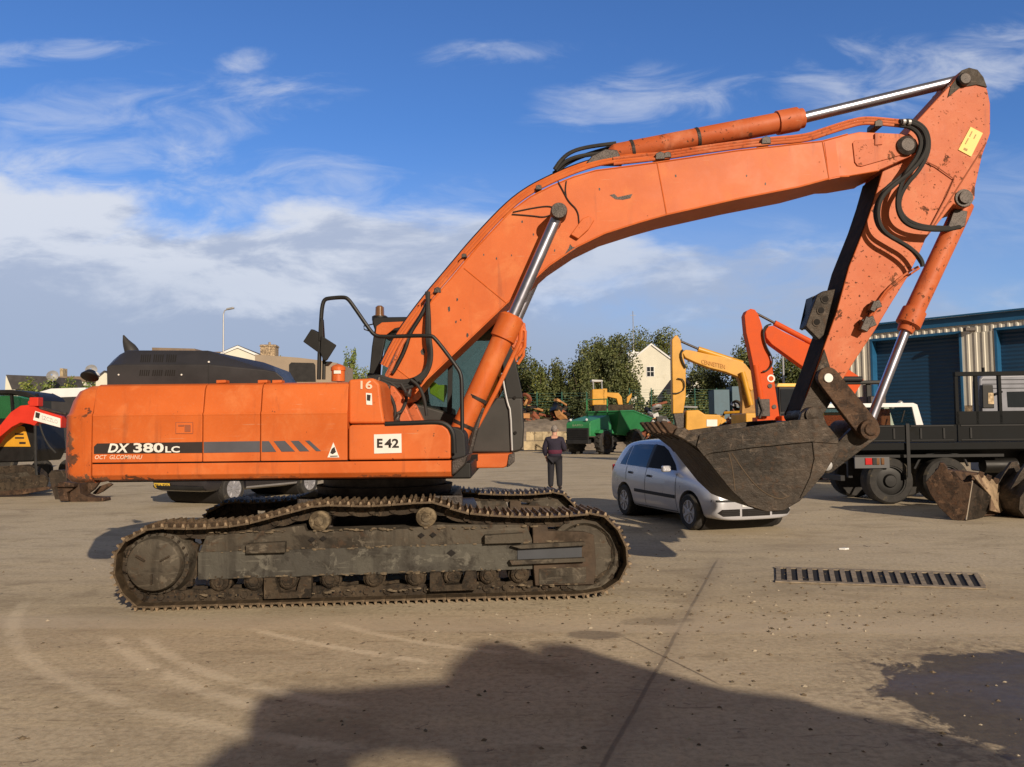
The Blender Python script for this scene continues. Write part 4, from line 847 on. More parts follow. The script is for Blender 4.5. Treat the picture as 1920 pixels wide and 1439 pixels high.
def stick():
    Y0, w = 9.38, .50
    out = [(1796, 143), (1802, 133), (1816, 129), (1832, 133), (1843, 146), (1852, 170), (1857, 195), (1857, 250), (1842, 292), (1829, 350), (1828, 372), (1820, 386), (1805, 389), (1788, 383), (1736, 448), (1726, 471), (1702, 520), (1669, 573), (1642, 618), (1602, 678), (1580, 713),
           (1562, 745), (1548, 770), (1536, 785), (1520, 790), (1508, 786), (1504, 770), (1513, 740), (1536, 678), (1547, 645), (1569, 584), (1592, 500), (1624, 420), (1640, 372), (1655, 322), (1695, 262), (1720, 226), (1780, 161)]
    S = put('arm', slab(out, Y0, w), ORW, EX, bevel=.012)
    nose = [(1580, 712), (1562, 745), (1548, 770), (1536, 786), (1520, 791), (1507, 787), (1498, 775), (1513, 740), (1537, 678), (1545, 655), (1556, 690), (1572, 700)]
    [put('arm_nose', MB().prism([p+Vector((0, y_, 0)) for p in tr(nose, Y0)], (0, .015, 0)), BKT, S, bevel=.004) for y_ in (-.016, w+.001)]
    hd = [(1796, 143), (1802, 133), (1816, 128), (1832, 132), (1843, 146), (1850, 165), (1830, 160), (1800, 165), (1776, 184), (1782, 162)]
    [put('arm_head', MB().prism([p+Vector((0, y_, 0)) for p in tr(hd, Y0)], (0, .013, 0)), BKT, S, bevel=.004) for y_ in (-.014, w+.001)]
    put('pin', MB().lathe(at(1811, 147, Y0-.07), (0, 1, 0), [(0, .06), (.02, .075), (.64, .075)], 24), DKS, S)
    put('pin', MB().lathe(at(1811, 370, Y0-.05), (0, 1, 0), [(0, .05), (.0, .07), (.03, .075), (.03, .105), (.56, .105)], 24), DKS, S)
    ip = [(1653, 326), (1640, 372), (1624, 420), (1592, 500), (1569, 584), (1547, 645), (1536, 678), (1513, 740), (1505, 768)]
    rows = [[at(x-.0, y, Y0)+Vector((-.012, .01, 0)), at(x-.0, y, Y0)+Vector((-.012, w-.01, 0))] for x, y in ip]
    put('inner_dark_plate', MB().grid(rows), M('black_inner_plate', (.042, .032, .027), .85, var=.4, vs=5, spec=.1), S, smooth=False)  # dark sheet covering the inner face of the arm
    put('pin', MB().lathe(at(1703, 271, 9.20), (0, 1, 0), [(0, .045), (.0, .075), (.03, .115), (.83, .115)], 24), DKS, S)
    for a, b in (((1849, 268), (1740, 440)), ((1790, 330), (1770, 372))):
        put('weld_seam', MB().tube([at(*a, Y0), at(*b, Y0)], .009, 6), M('dark_weld_and_recess', (.30, .08, .03), .7), S)
    put('yellow_plate', slab([(1820, 238), (1843, 250), (1821, 294), (1797, 281)], Y0-.01, .008), YLD, S, bevel=.001)
    for q in ([(1822, 246), (1824, 247), (1819, 257), (1817, 256)], [(1815, 259), (1817, 260), (1811, 271), (1809, 270)], [(1808, 277), (1815, 280), (1813, 284), (1806, 281)], [(1829, 252), (1831, 253), (1827, 261), (1825, 260)]):
        put('plate_mark', slab(q, Y0-.012, .002), M('faded_ink', (.35, .22, .06), .6), S, smooth=False)
    put('pipe', MB().tube(tr([(1730, 300), (1755, 312), (1789, 336), (1775, 368), (1745, 425)], Y0-.02), .007, 6), M('dark_weld_and_recess', (.30, .08, .03), .7), S)
    # guide bracket with three holes on the inner edge
    br = [(1567, 542), (1544, 546), (1532, 553), (1519, 589), (1511, 611), (1514, 616), (1536, 638), (1545, 629)]
    K = put('quick_bracket', slab(br, 9.43, .10).prism(tr(br, 9.73), (0, .10, 0)), BKT, S, bevel=.012)
    put('bracket_spine', MB().prism(tr([(1524, 556), (1532, 553), (1511, 613), (1516, 616)], 9.52), (0, .22, 0)), BLK, K)
    for x, y in ((1548, 561), (1540, 582), (1532, 604)):
        put('bracket_hole', MB().lathe(at(x, y, 9.42), (0, 1, 0), [(0, .038), (0, .055), (.02, .055)], 18), BKT, K)
        put('bracket_hole', MB().lathe(at(x, y, 9.415), (0, 1, 0), [(0, .036), (.01, .036)], 18), PIT, K)
    # clamps and pipe on the arm side
    for x, y, s_ in ((1640, 573, 8), (1626, 606, 11)):
        put('valve_block', MB().box(at(x, y, Y0-.06), (s_*.013, .12, s_*.011), Matrix.Rotation(R(-20), 4, 'Y')).box(at(x-4, y+3, Y0-.09), (s_*.008, .1, s_*.015), Matrix.Rotation(R(25), 4, 'Y')), DKS, S, bevel=.008)
    put('pipe', MB().tube(tr([(1628, 600), (1645, 568), (1665, 540), (1700, 512), (1722, 500)], Y0-.05), .012, 8, smooth=1), ORW, S)
    put('pipe', MB().tube(tr([(1630, 604), (1655, 556), (1690, 526), (1724, 503)], Y0-.03), .012, 8, smooth=1), ORW, S)
    # hoses over the joint
    sets = ([(1688, 230), (1708, 230), (1728, 240), (1737, 258), (1738, 280), (1724, 305), (1700, 330), (1672, 350), (1651, 372), (1645, 400), (1650, 425), (1665, 442), (1690, 455), (1715, 472), (1728, 488), (1730, 500)],
            [(1688, 236), (1706, 238), (1722, 250), (1728, 270), (1720, 295), (1700, 322), (1690, 345), (1682, 372), (1684, 400), (1698, 420), (1725, 430), (1770, 432), (1800, 426)],
            [(1686, 228), (1712, 226), (1734, 240), (1742, 262), (1740, 290), (1722, 322), (1700, 345), (1686, 372), (1686, 395), (1700, 414), (1730, 426), (1780, 428)],
            [(1690, 234), (1714, 234), (1730, 248), (1733, 275), (1716, 305), (1690, 332), (1662, 352), (1644, 380), (1640, 405), (1650, 432), (1680, 450), (1712, 468), (1730, 496)])
    for k, pts in enumerate(sets):
        hose('hose', pts, 9.17+.025*k, .026, RUB, S)
    for x, y in ((1692, 229), (1702, 230)): put('hose_sleeve', MB().lathe(at(x, y, 9.16), (1, 0, 0), [(0, .034), (.03, .034)], 10), GAL, S)
    # bucket cylinder
    Yc = 9.63; a, b, e = at(1808, 384, Yc), at(1701, 612, Yc), at(1632, 790, Yc); d = (b-a).normalized(); L_ = (b-a).length
    c = put('bucket_cylinder', MB().lathe(a, d, [(0, .11), (.10, .115), (L_-.22, .115), (L_-.21, .14), (L_-.02, .145), (L_, .10), (L_+.07, .09)], 28), ORW, EX)
    put('piston_rod', MB().cyl(b, e, .056, n=64), CHR, c)
    put('hose_bracket', MB().prism(tr([(1790, 392), (1815, 396), (1810, 425), (1775, 432)], Yc-.16), (0, .08, 0)), DKS, c, bevel=.01)
    # links
    def bar(a, b, ra, rb, y0, t, mat, name, par=EX):
        A, B_ = at(*a, y0), at(*b, y0); dd = (B_-A); dd.y = 0; dd.normalize(); nn = Vector((-dd.z, 0, dd.x)); pts = []
        for k in range(13):
            an = math.pi/2+math.pi*k/12; pts.append(A+dd*math.cos(an)*ra+nn*math.sin(an)*ra)
        for k in range(13):
            an = -math.pi/2+math.pi*k/12; pts.append(B_+dd*math.cos(an)*rb+nn*math.sin(an)*rb)
        return put(name, MB().prism(pts, (0, t, 0)), mat, par, bevel=.01)
    for y0 in (9.24, 9.93):
        g = bar((1554, 709), (1628, 803), .125, .135, y0, .09, BKR, 'guide_link')
        put('pin', MB().lathe(at(1554, 709, y0-.02) if y0 < 9.5 else Vector((at(1554, 709, 9.24).x, y0+.1, at(1554, 709, 9.24).z)), (0, 1, 0), [(0, .05), (.015, .055)], 16), WHT if y0 < 9.5 else DKS, g)
    for y0 in (9.36, 9.80): 
        g = bar((1628, 806), (1552, 872), .14, .10, y0, .09, BKT, 'push_link')
    put('link_pin', MB().lathe(at(1632, 806, 9.18), (0, 1, 0), [(-.02, .03), (-.02, .06), (0, .075), (0, .11), (.03, .115), (.9, .115)], 28), BKR, EX)
    return S
stick()

def bucket():
    Ya, Yb = 8.82, 10.42
    side = [(1314, 816), (1362, 806), (1488, 789), (1541, 785), (1572, 822), (1571, 842), (1560, 866), (1545, 889), (1525, 912), (1500, 940), (1471, 957), (1438, 960), (1401, 948), (1371, 920), (1339, 880), (1316, 850)]
    P0 = tr(side, Ya); dy = Vector((0, 1, 0))
    shell_px = [(1318, 836), (1318, 851), (1339, 880), (1371, 920), (1401, 948), (1420, 956), (1438, 960), (1456, 960), (1471, 957), (1500, 940), (1525, 912), (1545, 889), (1560, 866), (1571, 842), (1570, 822), (1543, 787)]
    O = tr(shell_px, Ya); cen = at(1440, 860, Ya); I = [p+(cen-p).normalized()*.035 for p in O]
    sh = MB(); n = len(O)
    ring = O+I[::-1]
    sh.prism([p+dy*.03 for p in ring], dy*(Yb-Ya-.06))
    B = put('bucket', sh, BKT, EX, ang=40)
    for y in (0, Yb-Ya-.035):
        put('side_wall', MB().prism([p+dy*y for p in P0], dy*.035), BKT, B, bevel=.008)
    strip = [(1312, 815), (1362, 806), (1488, 788), (1541, 784.5), (1572, 822), (1573, 833), (1522, 829), (1420, 839), (1334, 850), (1320, 856), (1306, 838)]
    put('wear_strip', MB().prism(tr(strip, Ya-.028), dy*.027), BKT, B, bevel=.006)
    put('wear_strip', MB().prism([p+dy*(Yb-Ya+.029) for p in tr(strip, Ya-.028)], dy*.027), BKT, B, bevel=.006)
    put('heel_strip', MB().prism(tr([(1523, 828), (1571, 826), (1571, 844), (1545, 889), (1510, 930), (1500, 935), (1519, 895), (1527, 860)], Ya-.014), dy*.013), BKT, B, bevel=.005)
    for pts in ([(1366, 850), (1374, 880), (1378, 920)], [(1372, 850), (1395, 885), (1425, 920), (1460, 938), (1480, 930)]):
        put('wear_line', MB().tube(tr(pts, Ya+.001), .007, 6, smooth=2), M('polished_steel', (.13, .095, .065), .5, .4), B)
    # lip plate with five teeth
    a, b = at(1318, 850, Ya), at(1307, 829, Ya)
    lip = [at(1337, 872, Ya), at(1322, 857, Ya), at(1276, 820, Ya), at(1290, 806, Ya), at(1318, 818, Ya), at(1334, 850, Ya)]
    put('lip_plate', MB().prism([p+dy*.04 for p in [at(1340, 880, Ya), at(1316, 851, Ya), at(1283, 826, Ya), at(1288, 817, Ya), at(1318, 834, Ya), at(1345, 868, Ya)]], dy*(Yb-Ya-.08)), BKT, B, bevel=.006)
    for k in range(5):
        y = .0+k*(Yb-Ya-.20)/4
        ad = [at(1316, 847, Ya), at(1277, 822, Ya), at(1262, 815, Ya), at(1268, 803, Ya), at(1284, 803, Ya), at(1312, 818, Ya), at(1328, 838, Ya)]
        t = put('tooth_adapter', MB().prism([p+dy*(y-.006) for p in ad], dy*.20), BKT, B, bevel=.015)
        q = [at(1272, 820, Ya), at(1256, 812, Ya), at(1240, 791, Ya), at(1246, 789, Ya), at(1272, 800, Ya)]
        y2 = y+.035
        put('tooth', MB().prism([p+dy*y2 for p in q], dy*.13), BKR, t, bevel=.012)
    # hinge ears
    ear = [(1496, 800), (1503, 775), (1515, 766), (1530, 765), (1542, 772), (1548, 790), (1560, 815), (1552, 850)]
    ear2 = [(1540, 850), (1538, 880), (1550, 888), (1562, 876), (1575, 850), (1572, 830)]
    for y in (9.24, 9.90):
        e = put('hinge_ear', MB().prism(tr(ear, y), dy*.07), BKT, B, bevel=.01)
        put('hinge_ear', MB().prism(tr(ear2, y), dy*.07), BKT, B, bevel=.01)
    put('pin', MB().lathe(at(1525, 778, 9.21), dy, [(-.01, .04), (0, .06), (.0, .085), (.03, .09), (.74, .09)], 24), BKT, B)
    put('pin', MB().lathe(at(1551, 873, 9.20), dy, [(-.01, .03), (0, .06), (.85, .06)], 18), GAL, B)
bucket()
#SECTION cars
# ------------------------------------------------------------ cars
def loft_body(st, ring, parent, mat, name='body', sub=2):
    rows = []
    for s in st:
        x, w, zb, zm, zbelt, zr, wr = s
        half = [(0, zb), (w*.86, zb), (w*.965, zb+.07), (w, zm), (w*.985, zm+(zbelt-zm)*.62), (w*.945, zbelt), (wr*1.02, zr-(zr-zbelt)*.16-.01), (wr*.86, zr-.005), (0, zr+.015)]
        rows.append([Vector((x, y, z)) for y, z in half]+[Vector((x, -y, z)) for y, z in half[-2:0:-1]])
    mb = MB().grid(rows, close=True); n = len(rows[0])
    mb.add(rows[0], [tuple(range(n))]); mb.add(rows[-1], [tuple(range(n-1, -1, -1))])
    o = put(name, mb, mat, parent, local=True, ang=180)
    s_ = o.modifiers.new('s', 'SUBSURF'); s_.levels = sub; s_.render_levels = sub
    bpy.context.view_layer.update()
    me = bpy.data.meshes.new_from_object(o.evaluated_get(bpy.context.evaluated_depsgraph_get())); o.modifiers.clear(); o.data = me
    me.polygons.foreach_set('use_smooth', [True]*len(me.polygons))
    return o
def wheel(parent, c, r, w, rim=ALU, spokes=7, side=1, name='wheel', tread=0):
    c = Vector(c); ax = Vector((0, side, 0)); p = c-ax*w*.5
    mb = MB().lathe(p, ax, [(0, r*.62), (0, r*.9), (w*.12, r*.985), (w*.5, r), (w*.88, r*.985), (w, r*.9), (w, r*.66), (w*.85, r*.62)], 36)
    if tread:
        for k in range(tread):
            a = 2*math.pi*k/tread
            for s_ in (-1, 1):
                mb.box(c+Vector((math.cos(a)*r, s_*w*.25, math.sin(a)*r)), (r*.10, w*.48, r*.09), Matrix.Rotation(-a, 4, 'Y') @ Matrix.Rotation(s_*.5, 4, 'X'))
    o = put(name, mb, TYR, parent, local=True, ang=30)
    m2 = MB(); q = c+ax*w*.36
    m2.lathe(q, ax, [(0, r*.66), (w*.10, r*.66), (w*.10, r*.60), (-.01, r*.56), (-.02, .02)], 30)
    m2.lathe(q, ax, [(0, r*.16), (w*.1, r*.15), (w*.12, r*.08)], 16)
    if not spokes: m2.lathe(q, ax, [(-.005, r*.60), (w*.02, r*.50), (w*.02, r*.30), (w*.14, r*.24), (w*.15, r*.02)], 28)
    for k in range(spokes):
        a = 2*math.pi*k/spokes; u = Vector((math.cos(a), 0, math.sin(a))); v = Vector((-math.sin(a), 0, math.cos(a)))
        m2.prism([q+u*r*.12-v*r*.05, q+u*r*.62-v*r*.085, q+u*r*.62+v*r*.085, q+u*r*.12+v*r*.05], ax*w*.09)
    put('rim', m2, rim, o, local=True)
    m3 = MB().lathe(q-ax*.012, ax, [(0, r*.6), (.004, r*.6)], 24); put('brake_disc', m3, PIT, o, local=True)
    return o
def hatchback():
    pr, pf = gnd(1177, 966), gnd(1302, 994)     # near-side rear and front wheel feet
    d = (pf-pr).normalized(); rz = math.atan2(d.y, d.x); nrm = Vector((-d.y, d.x, 0))
    mid = (pr+pf)/2+nrm*.74-d*.0
    c = mid-d*.03
    t = thing('silver_hatchback', 'silver five-door hatchback parked behind the big brown bucket', 'car', (c.x, c.y, 0), rz)
    st = [(-1.92, .66, .36, .52, .80, .92, .52), (-1.90, .76, .28, .52, .90, 1.02, .58), (-1.85, .80, .23, .52, .93, 1.14, .60), (-1.72, .815, .21, .52, .955, 1.36, .57), (-1.52, .825, .2, .52, .955, 1.455, .555),
          (-.8, .83, .19, .52, .945, 1.49, .555), (-.1, .83, .19, .52, .925, 1.485, .56), (.28, .83, .19, .52, .915, 1.425, .56), (.62, .83, .19, .52, .905, 1.22, .60), (.98, .825, .19, .52, .90, .985, .67),
          (1.10, .825, .19, .52, .885, .965, .68), (1.45, .81, .2, .5, .845, .92, .66), (1.70, .785, .2, .47, .79, .86, .62), (1.83, .75, .2, .44, .72, .77, .57), (1.91, .70, .2, .42, .61, .65, .52), (1.945, .62, .21, .38, .52, .56, .46), (1.955, .55, .24, .36, .48, .50, .40)]
    b = loft_body(st, None, t, SIL)
    cut = MB()
    for x in (-1.20, 1.26): cut.cyl((x, -1.2, .30), (x, 1.2, .30), .355, n=40)
    boolean(b, cut); tree = bvh(b)
    for x in (-1.20, 1.26):
        put('wheel_arch', MB().cyl((x, -.70, .33), (x, .70, .33), .352, n=30), PIT, b, local=True)
        for s in (-1, 1): wheel(t, (x, s*.74, .30), .30, .19, side=s)
    for s in (-1, 1):
        D = lambda n, p, m, par=b, **k: decal(n, tree, p, 1, s, m, par, **k)
        D('window', [(-1.50, .99), (-1.36, 1.31), (-1.27, 1.36), (-1.24, .985)], GLD)
        D('window', [(-1.20, .985), (-1.22, 1.36), (-1.0, 1.385), (-.38, 1.385), (-.36, .965)], GLD)
        D('window', [(-.27, .965), (-.28, 1.385), (-.02, 1.365), (.20, 1.29), (.62, 1.05), (.74, .955)], M('open_window_dark', (.010, .010, .012), .7, spec=.15))
        D('window_trim', [(-.36, .96), (-.37, 1.39), (-.28, 1.39), (-.27, .96)], BLK)
        D('rub_strip', [(-.98, .50), (-.98, .56), (.80, .54), (.80, .48)], PLA)
        D('door_line', [(-.325, .26), (-.325, .96), (-.313, .96), (-.313, .26)], PIT, off=.003)
        D('door_line', [(.82, .28), (.80, .90), (.812, .90), (.832, .28)], PIT, off=.003)
        D('door_line', [(-1.13, .70), (-1.16, .96), (-1.148, .96), (-1.118, .70)], PIT, off=.003)
        D('door_line', [(-.9, .255), (.82, .255), (.82, .265), (-.9, .265)], PIT, off=.003)
        D('door_handle', [(-1.02, .83), (-1.02, .87), (-.86, .87), (-.86, .83)], PLA, off=.02)
        D('door_handle', [(-.24, .80), (-.24, .84), (-.08, .84), (-.08, .80)], PLA, off=.02)
        put('mirror', MB().box((.66, s*.90, .985), (.09, .17, .11)), SIL, b, local=True, bevel=.03, seg=3)
        put('tail_lamp', MB().box((-1.83, s*.715, .86), (.08, .10, .22)), RLP, b, local=True, bevel=.02)
    F = lambda n, p, m, par=b, **k: decal(n, tree, p, 0, 1, m, par, **k)
    for s in (-1, 1):
        hl = F('headlight', [(s*.38, .59), (s*.41, .70), (s*.55, .755), (s*.68, .745), (s*.735, .68), (s*.66, .60), (s*.50, .56)], LMP, off=.012)
        F('lamp_bulb', [(s*.50+.06*math.cos(k/10*6.283), .655+.05*math.sin(k/10*6.283)) for k in range(10)], M('lamp_chrome', (.8, .8, .8), .1, 1.), hl, off=.018, cuts=1)
        F('bumper_strip', [(s*.33, .50), (s*.33, .535), (s*.74, .535), (s*.745, .50)], PLA)
        F('air_intake', [(s*.30, .275), (s*.30, .385), (s*.62, .385), (s*.68, .33), (s*.60, .275)], PIT)
    F('air_intake', [(-.26, .265), (-.26, .385), (.26, .385), (.26, .265)], PIT)
    F('grille', [(-.26, .57), (-.33, .66), (.33, .66), (.26, .57)], PIT)
    F('number_plate', [(-.26, .42), (-.26, .50), (.26, .50), (.26, .42)], WHP, off=.012)
    for k in range(3):
        for s in (-1, 0, 1): F('grille_bar', [(s*.46-.16, .295+k*.028), (s*.46-.16, .302+k*.028), (s*.46+.16, .302+k*.028), (s*.46+.16, .295+k*.028)], PLA, off=.008, cuts=2)
    # windscreen seen from above: laid along z
    rows = []
    for k in range(7):
        u = k/6; row = []
        for j in range(9):
            v = j/8*2-1; x = .33+u*.60; yy = v*(.52+.06*u)
            h, n_, _, _ = tree.ray_cast(Vector((x, yy, 5)), Vector((0, 0, -1))); row.append((h if h else Vector((x, yy, 1)))+Vector((.004, 0, .005)))
        rows.append(row)
    put('windscreen', MB().grid(rows), GLD, b, local=True, ang=60)
    rows = []
    for k in range(5):
        u = k/4; row = []
        for j in range(7):
            v = j/6*2-1; z = 1.0+u*.34; yy = v*.5
            h, n_, _, _ = tree.ray_cast(Vector((-5, yy, z)), Vector((1, 0, 0))); row.append((h if h else Vector((-1.8, yy, z)))+Vector((-.005, 0, .0)))
        rows.append(row)
    put('rear_window', MB().grid(rows), GLD, b, local=True, ang=60)
hatchback()
def suv():
    ax = R(65)
    t = thing('dark_estate_car', 'dark estate car with a yellow rear number plate glimpsed below the orange bodywork', 'car', (-6.87, 20.86, 0), ax)
    st = [(-2.3, .66, .5, .65, .85, .95, .5), (-2.25, .84, .36, .62, .98, 1.2, .62), (-2.1, .9, .3, .6, 1.02, 1.55, .62), (-1.6, .92, .28, .6, 1.02, 1.66, .64), (-.4, .92, .27, .6, 1.0, 1.68, .65), (.4, .92, .27, .6, 1.0, 1.5, .66),
          (1.05, .92, .27, .6, .99, 1.08, .7), (1.9, .88, .28, .55, .86, .94, .66), (2.25, .76, .3, .5, .68, .74, .55), (2.35, .6, .34, .46, .56, .6, .42)]
    b = loft_body(st, None, t, NAV); cut = MB()
    for x in (-1.40, 1.36): cut.cyl((x, -1.3, .36), (x, 1.3, .36), .42, n=36)
    boolean(b, cut); tree = bvh(b)
    for x in (-1.40, 1.36):
        put('wheel_arch', MB().cyl((x, -.78, .38), (x, .78, .38), .415, n=30), PIT, b, local=True)
        for s in (-1, 1): wheel(t, (x, s*.82, .36), .36, .22, side=s, spokes=10)
    for s in (-1, 1):
        decal('window', tree, [(-1.9, 1.1), (-1.75, 1.5), (.2, 1.52), (.9, 1.08)], 1, s, GLD, b)
        decal('sill_trim', tree, [(-.95, .33), (-.95, .38), (.9, .38), (.9, .33)], 1, s, ALU, b)
        put('tail_lamp', MB().box((-2.2, s*.80, .95), (.12, .12, .25)), RLP, b, local=True, bevel=.02)
    pl = decal('number_plate', tree, [(.18, .40), (.18, .52), (.72, .52), (.72, .40)], 0, -1, M('yellow_plate', (.75, .50, .06), .5), b, off=.02)
    def plc(u, v):
        q = Vector((-2.36, .68-.46*u, .425+.07*v)); h, _, _, _ = tree.ray_cast(Vector((-9, q.y, q.z)), Vector((1, 0, 0))); return RM[t.name] @ ((h or q)+Vector((-.024, 0, 0)))
    text('lettering', 'OIZ 4187', 0, 0, 0, 0, 0, BST, b, bold=.02, place=lambda u, v: plc(1-u, v))
    decal('bumper', tree, [(-.8, .36), (-.8, .46), (.8, .46), (.8, .36)], 0, -1, PLA, b, off=.03)
suv()
#SECTION background
# ------------------------------------------------------------ warehouse
def warehouse():
    A = at(1590, 800, 42.7); Bp = at(1920, 800, 36.6); d = (Bp-A); d.z = 0; d.normalize(); nrm = Vector((d.y, -d.x, 0))
    if nrm.y > 0: nrm = -nrm
    A.z = 0; L = 22.0; Hh = 6.45
    def Wp(px, py):
        q = on(px, py, A, nrm)-A; return q.dot(d), q.z
    t = thing('warehouse', 'cream corrugated industrial shed with blue roller doors behind the black lorry', 'warehouse', tuple(A))
    def seg(s0, s1, z0, z1, name='cladding'):
        mb = MB(); p = []; s = s0; k = 0; pitch = .34
        while s < s1-1e-3:
            for (u, o) in ((0, 0), (.19, 0), (.225, .035), (.305, .035)):
                if s+u <= s1: p.append((s+u, o))
            s += pitch
        p.append((s1, 0))
        rows = [[A+d*a+nrm*o+Vector((0, 0, z)) for a, o in p] for z in (z0, z1)]
        return put(name, mb.grid(rows), CRM, t, smooth=False)
    s1, zt = Wp(1632, 641); s2, _ = Wp(1803, 640); s3, _ = Wp(1865, 640)
    zt = Wp(1640, 640)[1]; e1 = s1; 
    seg(0, s1-.0, 2.6, zt); seg(s2, s3, 2.6, zt); seg(0, L, zt, Hh)
    s4 = s3+(s2-s1); seg(s4, L, 2.6, zt)
    for a, b in ((0, s1), (s2, s3), (s4, L)):
        put('stone_plinth', MB().prism([A+d*a, A+d*b, A+d*b-nrm*.3, A+d*a-nrm*.3], (0, 0, 2.6)), BRK, t, smooth=False)
    for a, b in ((s1, s2), (s3, s4)):
        dr = MB(); rows = []
        n = 64
        for k in range(n+1):
            z = k*zt/n; rows.append([A+d*(a+.10)-nrm*(.45+(.02 if k % 2 else 0))+Vector((0, 0, z)), A+d*(b-.10)-nrm*(.45+(.02 if k % 2 else 0))+Vector((0, 0, z))])
        D = put('roller_door', dr.grid(rows), BLD, t, smooth=False)
        for c in (a, b-.10):
            put('door_reveal', MB().prism([A+d*c+nrm*.06, A+d*(c+.10)+nrm*.06, A+d*(c+.10)-nrm*.5, A+d*c-nrm*.5], (0, 0, zt+.05)), BLP, D, smooth=False)
        put('door_head', MB().prism([A+d*a+nrm*.06, A+d*b+nrm*.06, A+d*b-nrm*.5, A+d*a-nrm*.5], (0, 0, .12)), BLP, D, smooth=False).location = (0, 0, zt+.0)
    put('fascia', MB().prism([A-d*.3+nrm*.10+Vector((0, 0, Hh)), A+d*L+nrm*.10+Vector((0, 0, Hh)), A+d*L-nrm*.2+Vector((0, 0, Hh)), A-d*.3-nrm*.2+Vector((0, 0, Hh))], (0, 0, .42)), BLP, t, smooth=False)
    put('roof', MB().prism([A-d*.3+nrm*.3+Vector((0, 0, Hh+.42)), A-d*.3-nrm*9+Vector((0, 0, Hh+1.3)), A-d*.3-nrm*9+Vector((0, 0, Hh+1.4)), A-d*.3+nrm*.3+Vector((0, 0, Hh+.5))], d*(L+.3)), BLP, t, smooth=False)
    put('end_wall', MB().prism([A-nrm*.01+Vector((0, 0, 0)), A-nrm*18, A-nrm*18+Vector((0, 0, Hh+.5)), A-nrm*.01+Vector((0, 0, Hh))], d*.1), CRM, t, smooth=False)
    q = on(1818, 618, A+nrm*.2, nrm)
    put('wall_lamp', MB().box(q, (.5, .25, .16)).tube([q, q-nrm*.25+Vector((0, 0, .1))], .04), DKS, t, bevel=.02)
warehouse()
# ------------------------------------------------------------ houses on the skyline
def gable_house(name, label, cx, Y, w, ze, zr, depth, rz, wall, roof, win=(), chim=None, extra=None):
    t = thing(name, label, 'house', (cx, Y, 0), rz)
    b = MB().prism([(-w/2, 0, 0), (w/2, 0, 0), (w/2, 0, ze), (0, 0, zr), (-w/2, 0, ze)], (0, depth, 0))
    put('wall', b, wall, t, local=True, smooth=False)
    rf = MB(); k = (zr-ze)/(w/2); o = .25
    for s in (-1, 1):
        rf.prism([(0, -.15, zr+.02), (s*(w/2+o), -.15, ze-o*k+.02), (s*(w/2+o), -.15, ze-o*k+.22), (0, -.15, zr+.24)], (0, depth+.3, 0))
    r = put('roof', rf, roof, t, local=True, smooth=False)
    bb = MB()
    for s in (-1, 1):
        bb.prism([(0, -.19, zr-.12), (s*(w/2+o), -.19, ze-o*k-.12), (s*(w/2+o), -.19, ze-o*k+.14), (0, -.19, zr+.16)], (0, .035, 0))
    put('bargeboard', bb, WHP, r, local=True, smooth=False)
    for (x, z, ww, hh) in win:
        f = MB().b2((x-ww/2-.08, -.05, z-.08), (x+ww/2+.08, .02, z+hh+.08)); f = put('window', f, WHP, t, local=True, smooth=False)
        put('pane', MB().b2((x-ww/2, -.06, z), (x-.04, -.052, z+hh*.47)).b2((x+.04, -.06, z), (x+ww/2, -.052, z+hh*.47)).b2((x-ww/2, -.06, z+hh*.53), (x-.04, -.052, z+hh)).b2((x+.04, -.06, z+hh*.53), (x+ww/2, -.052, z+hh)), GLD, f, local=True, smooth=False)
    if chim:
        x, y, z0, z1, cw, cm = chim
        c = put('chimney', MB().b2((x-cw/2, y-cw/2, z0), (x+cw/2, y+cw/2, z1)).b2((x-cw/2-.08, y-cw/2-.08, z1-.25), (x+cw/2+.08, y+cw/2+.08, z1-.1)), cm, r, local=True, smooth=False)
        put('chimney_pot', MB().lathe((x, y, z1), (0, 0, 1), [(0, .18), (.4, .14)], 12), cm, c, local=True)
        if extra: put('aerial', MB().tube([(x, y, z1), (x, y, z1+extra)], .06, 6).box((x, y, z1+extra*.9), (.9, .05, .05)), GAL, c, local=True)
    return t
p = at(1221, 646, 120); e_ = at(1178, 690, 120)
gable_house('gabled_house', 'cream rendered gable house with one small window between the trees', p.x, 120, 9.4, e_.z-.2, p.z, 16, R(-6), RND, SLT, [(-.2-.0, at(1216, 706, 120).z, 1.0, 1.4)], (-4.0+1.6, 5, p.z-2.5, at(1200, 655, 120).z, 1.7, WHP), 6.5)
p = at(1300, 700, 105)
gable_house('garden_shed', 'small white gable end below the yellow digger boom', at(1310, 735, 105).x, 105, 5, at(1300, 735, 105).z-1, at(1312, 711, 105).z, 6, R(25), RND, SLT)
p = at(455, 651, 100)
gable_house('dormer_house', 'pale gabled house with a grey roof and brown stone chimney above the black hood', p.x-.6, 100, 7.5, at(455, 672, 100).z-.2, p.z, 12, R(4), RND, SLT, [], (3.2, 3, p.z-4, at(467, 643, 100).z, 1.9, BRK))
solo('roof_ridge_house', MB().prism([at(285, 652, 104), at(365, 654, 104), at(385, 690, 104), at(285, 690, 104)], (0, 8, 0)).b2(at(285, 700, 104)-Vector((0, 0, 10)), at(440, 665, 108)), [TIL], 'long brown roofed house seen over the top of the black engine hood', 'house', smooth=False)
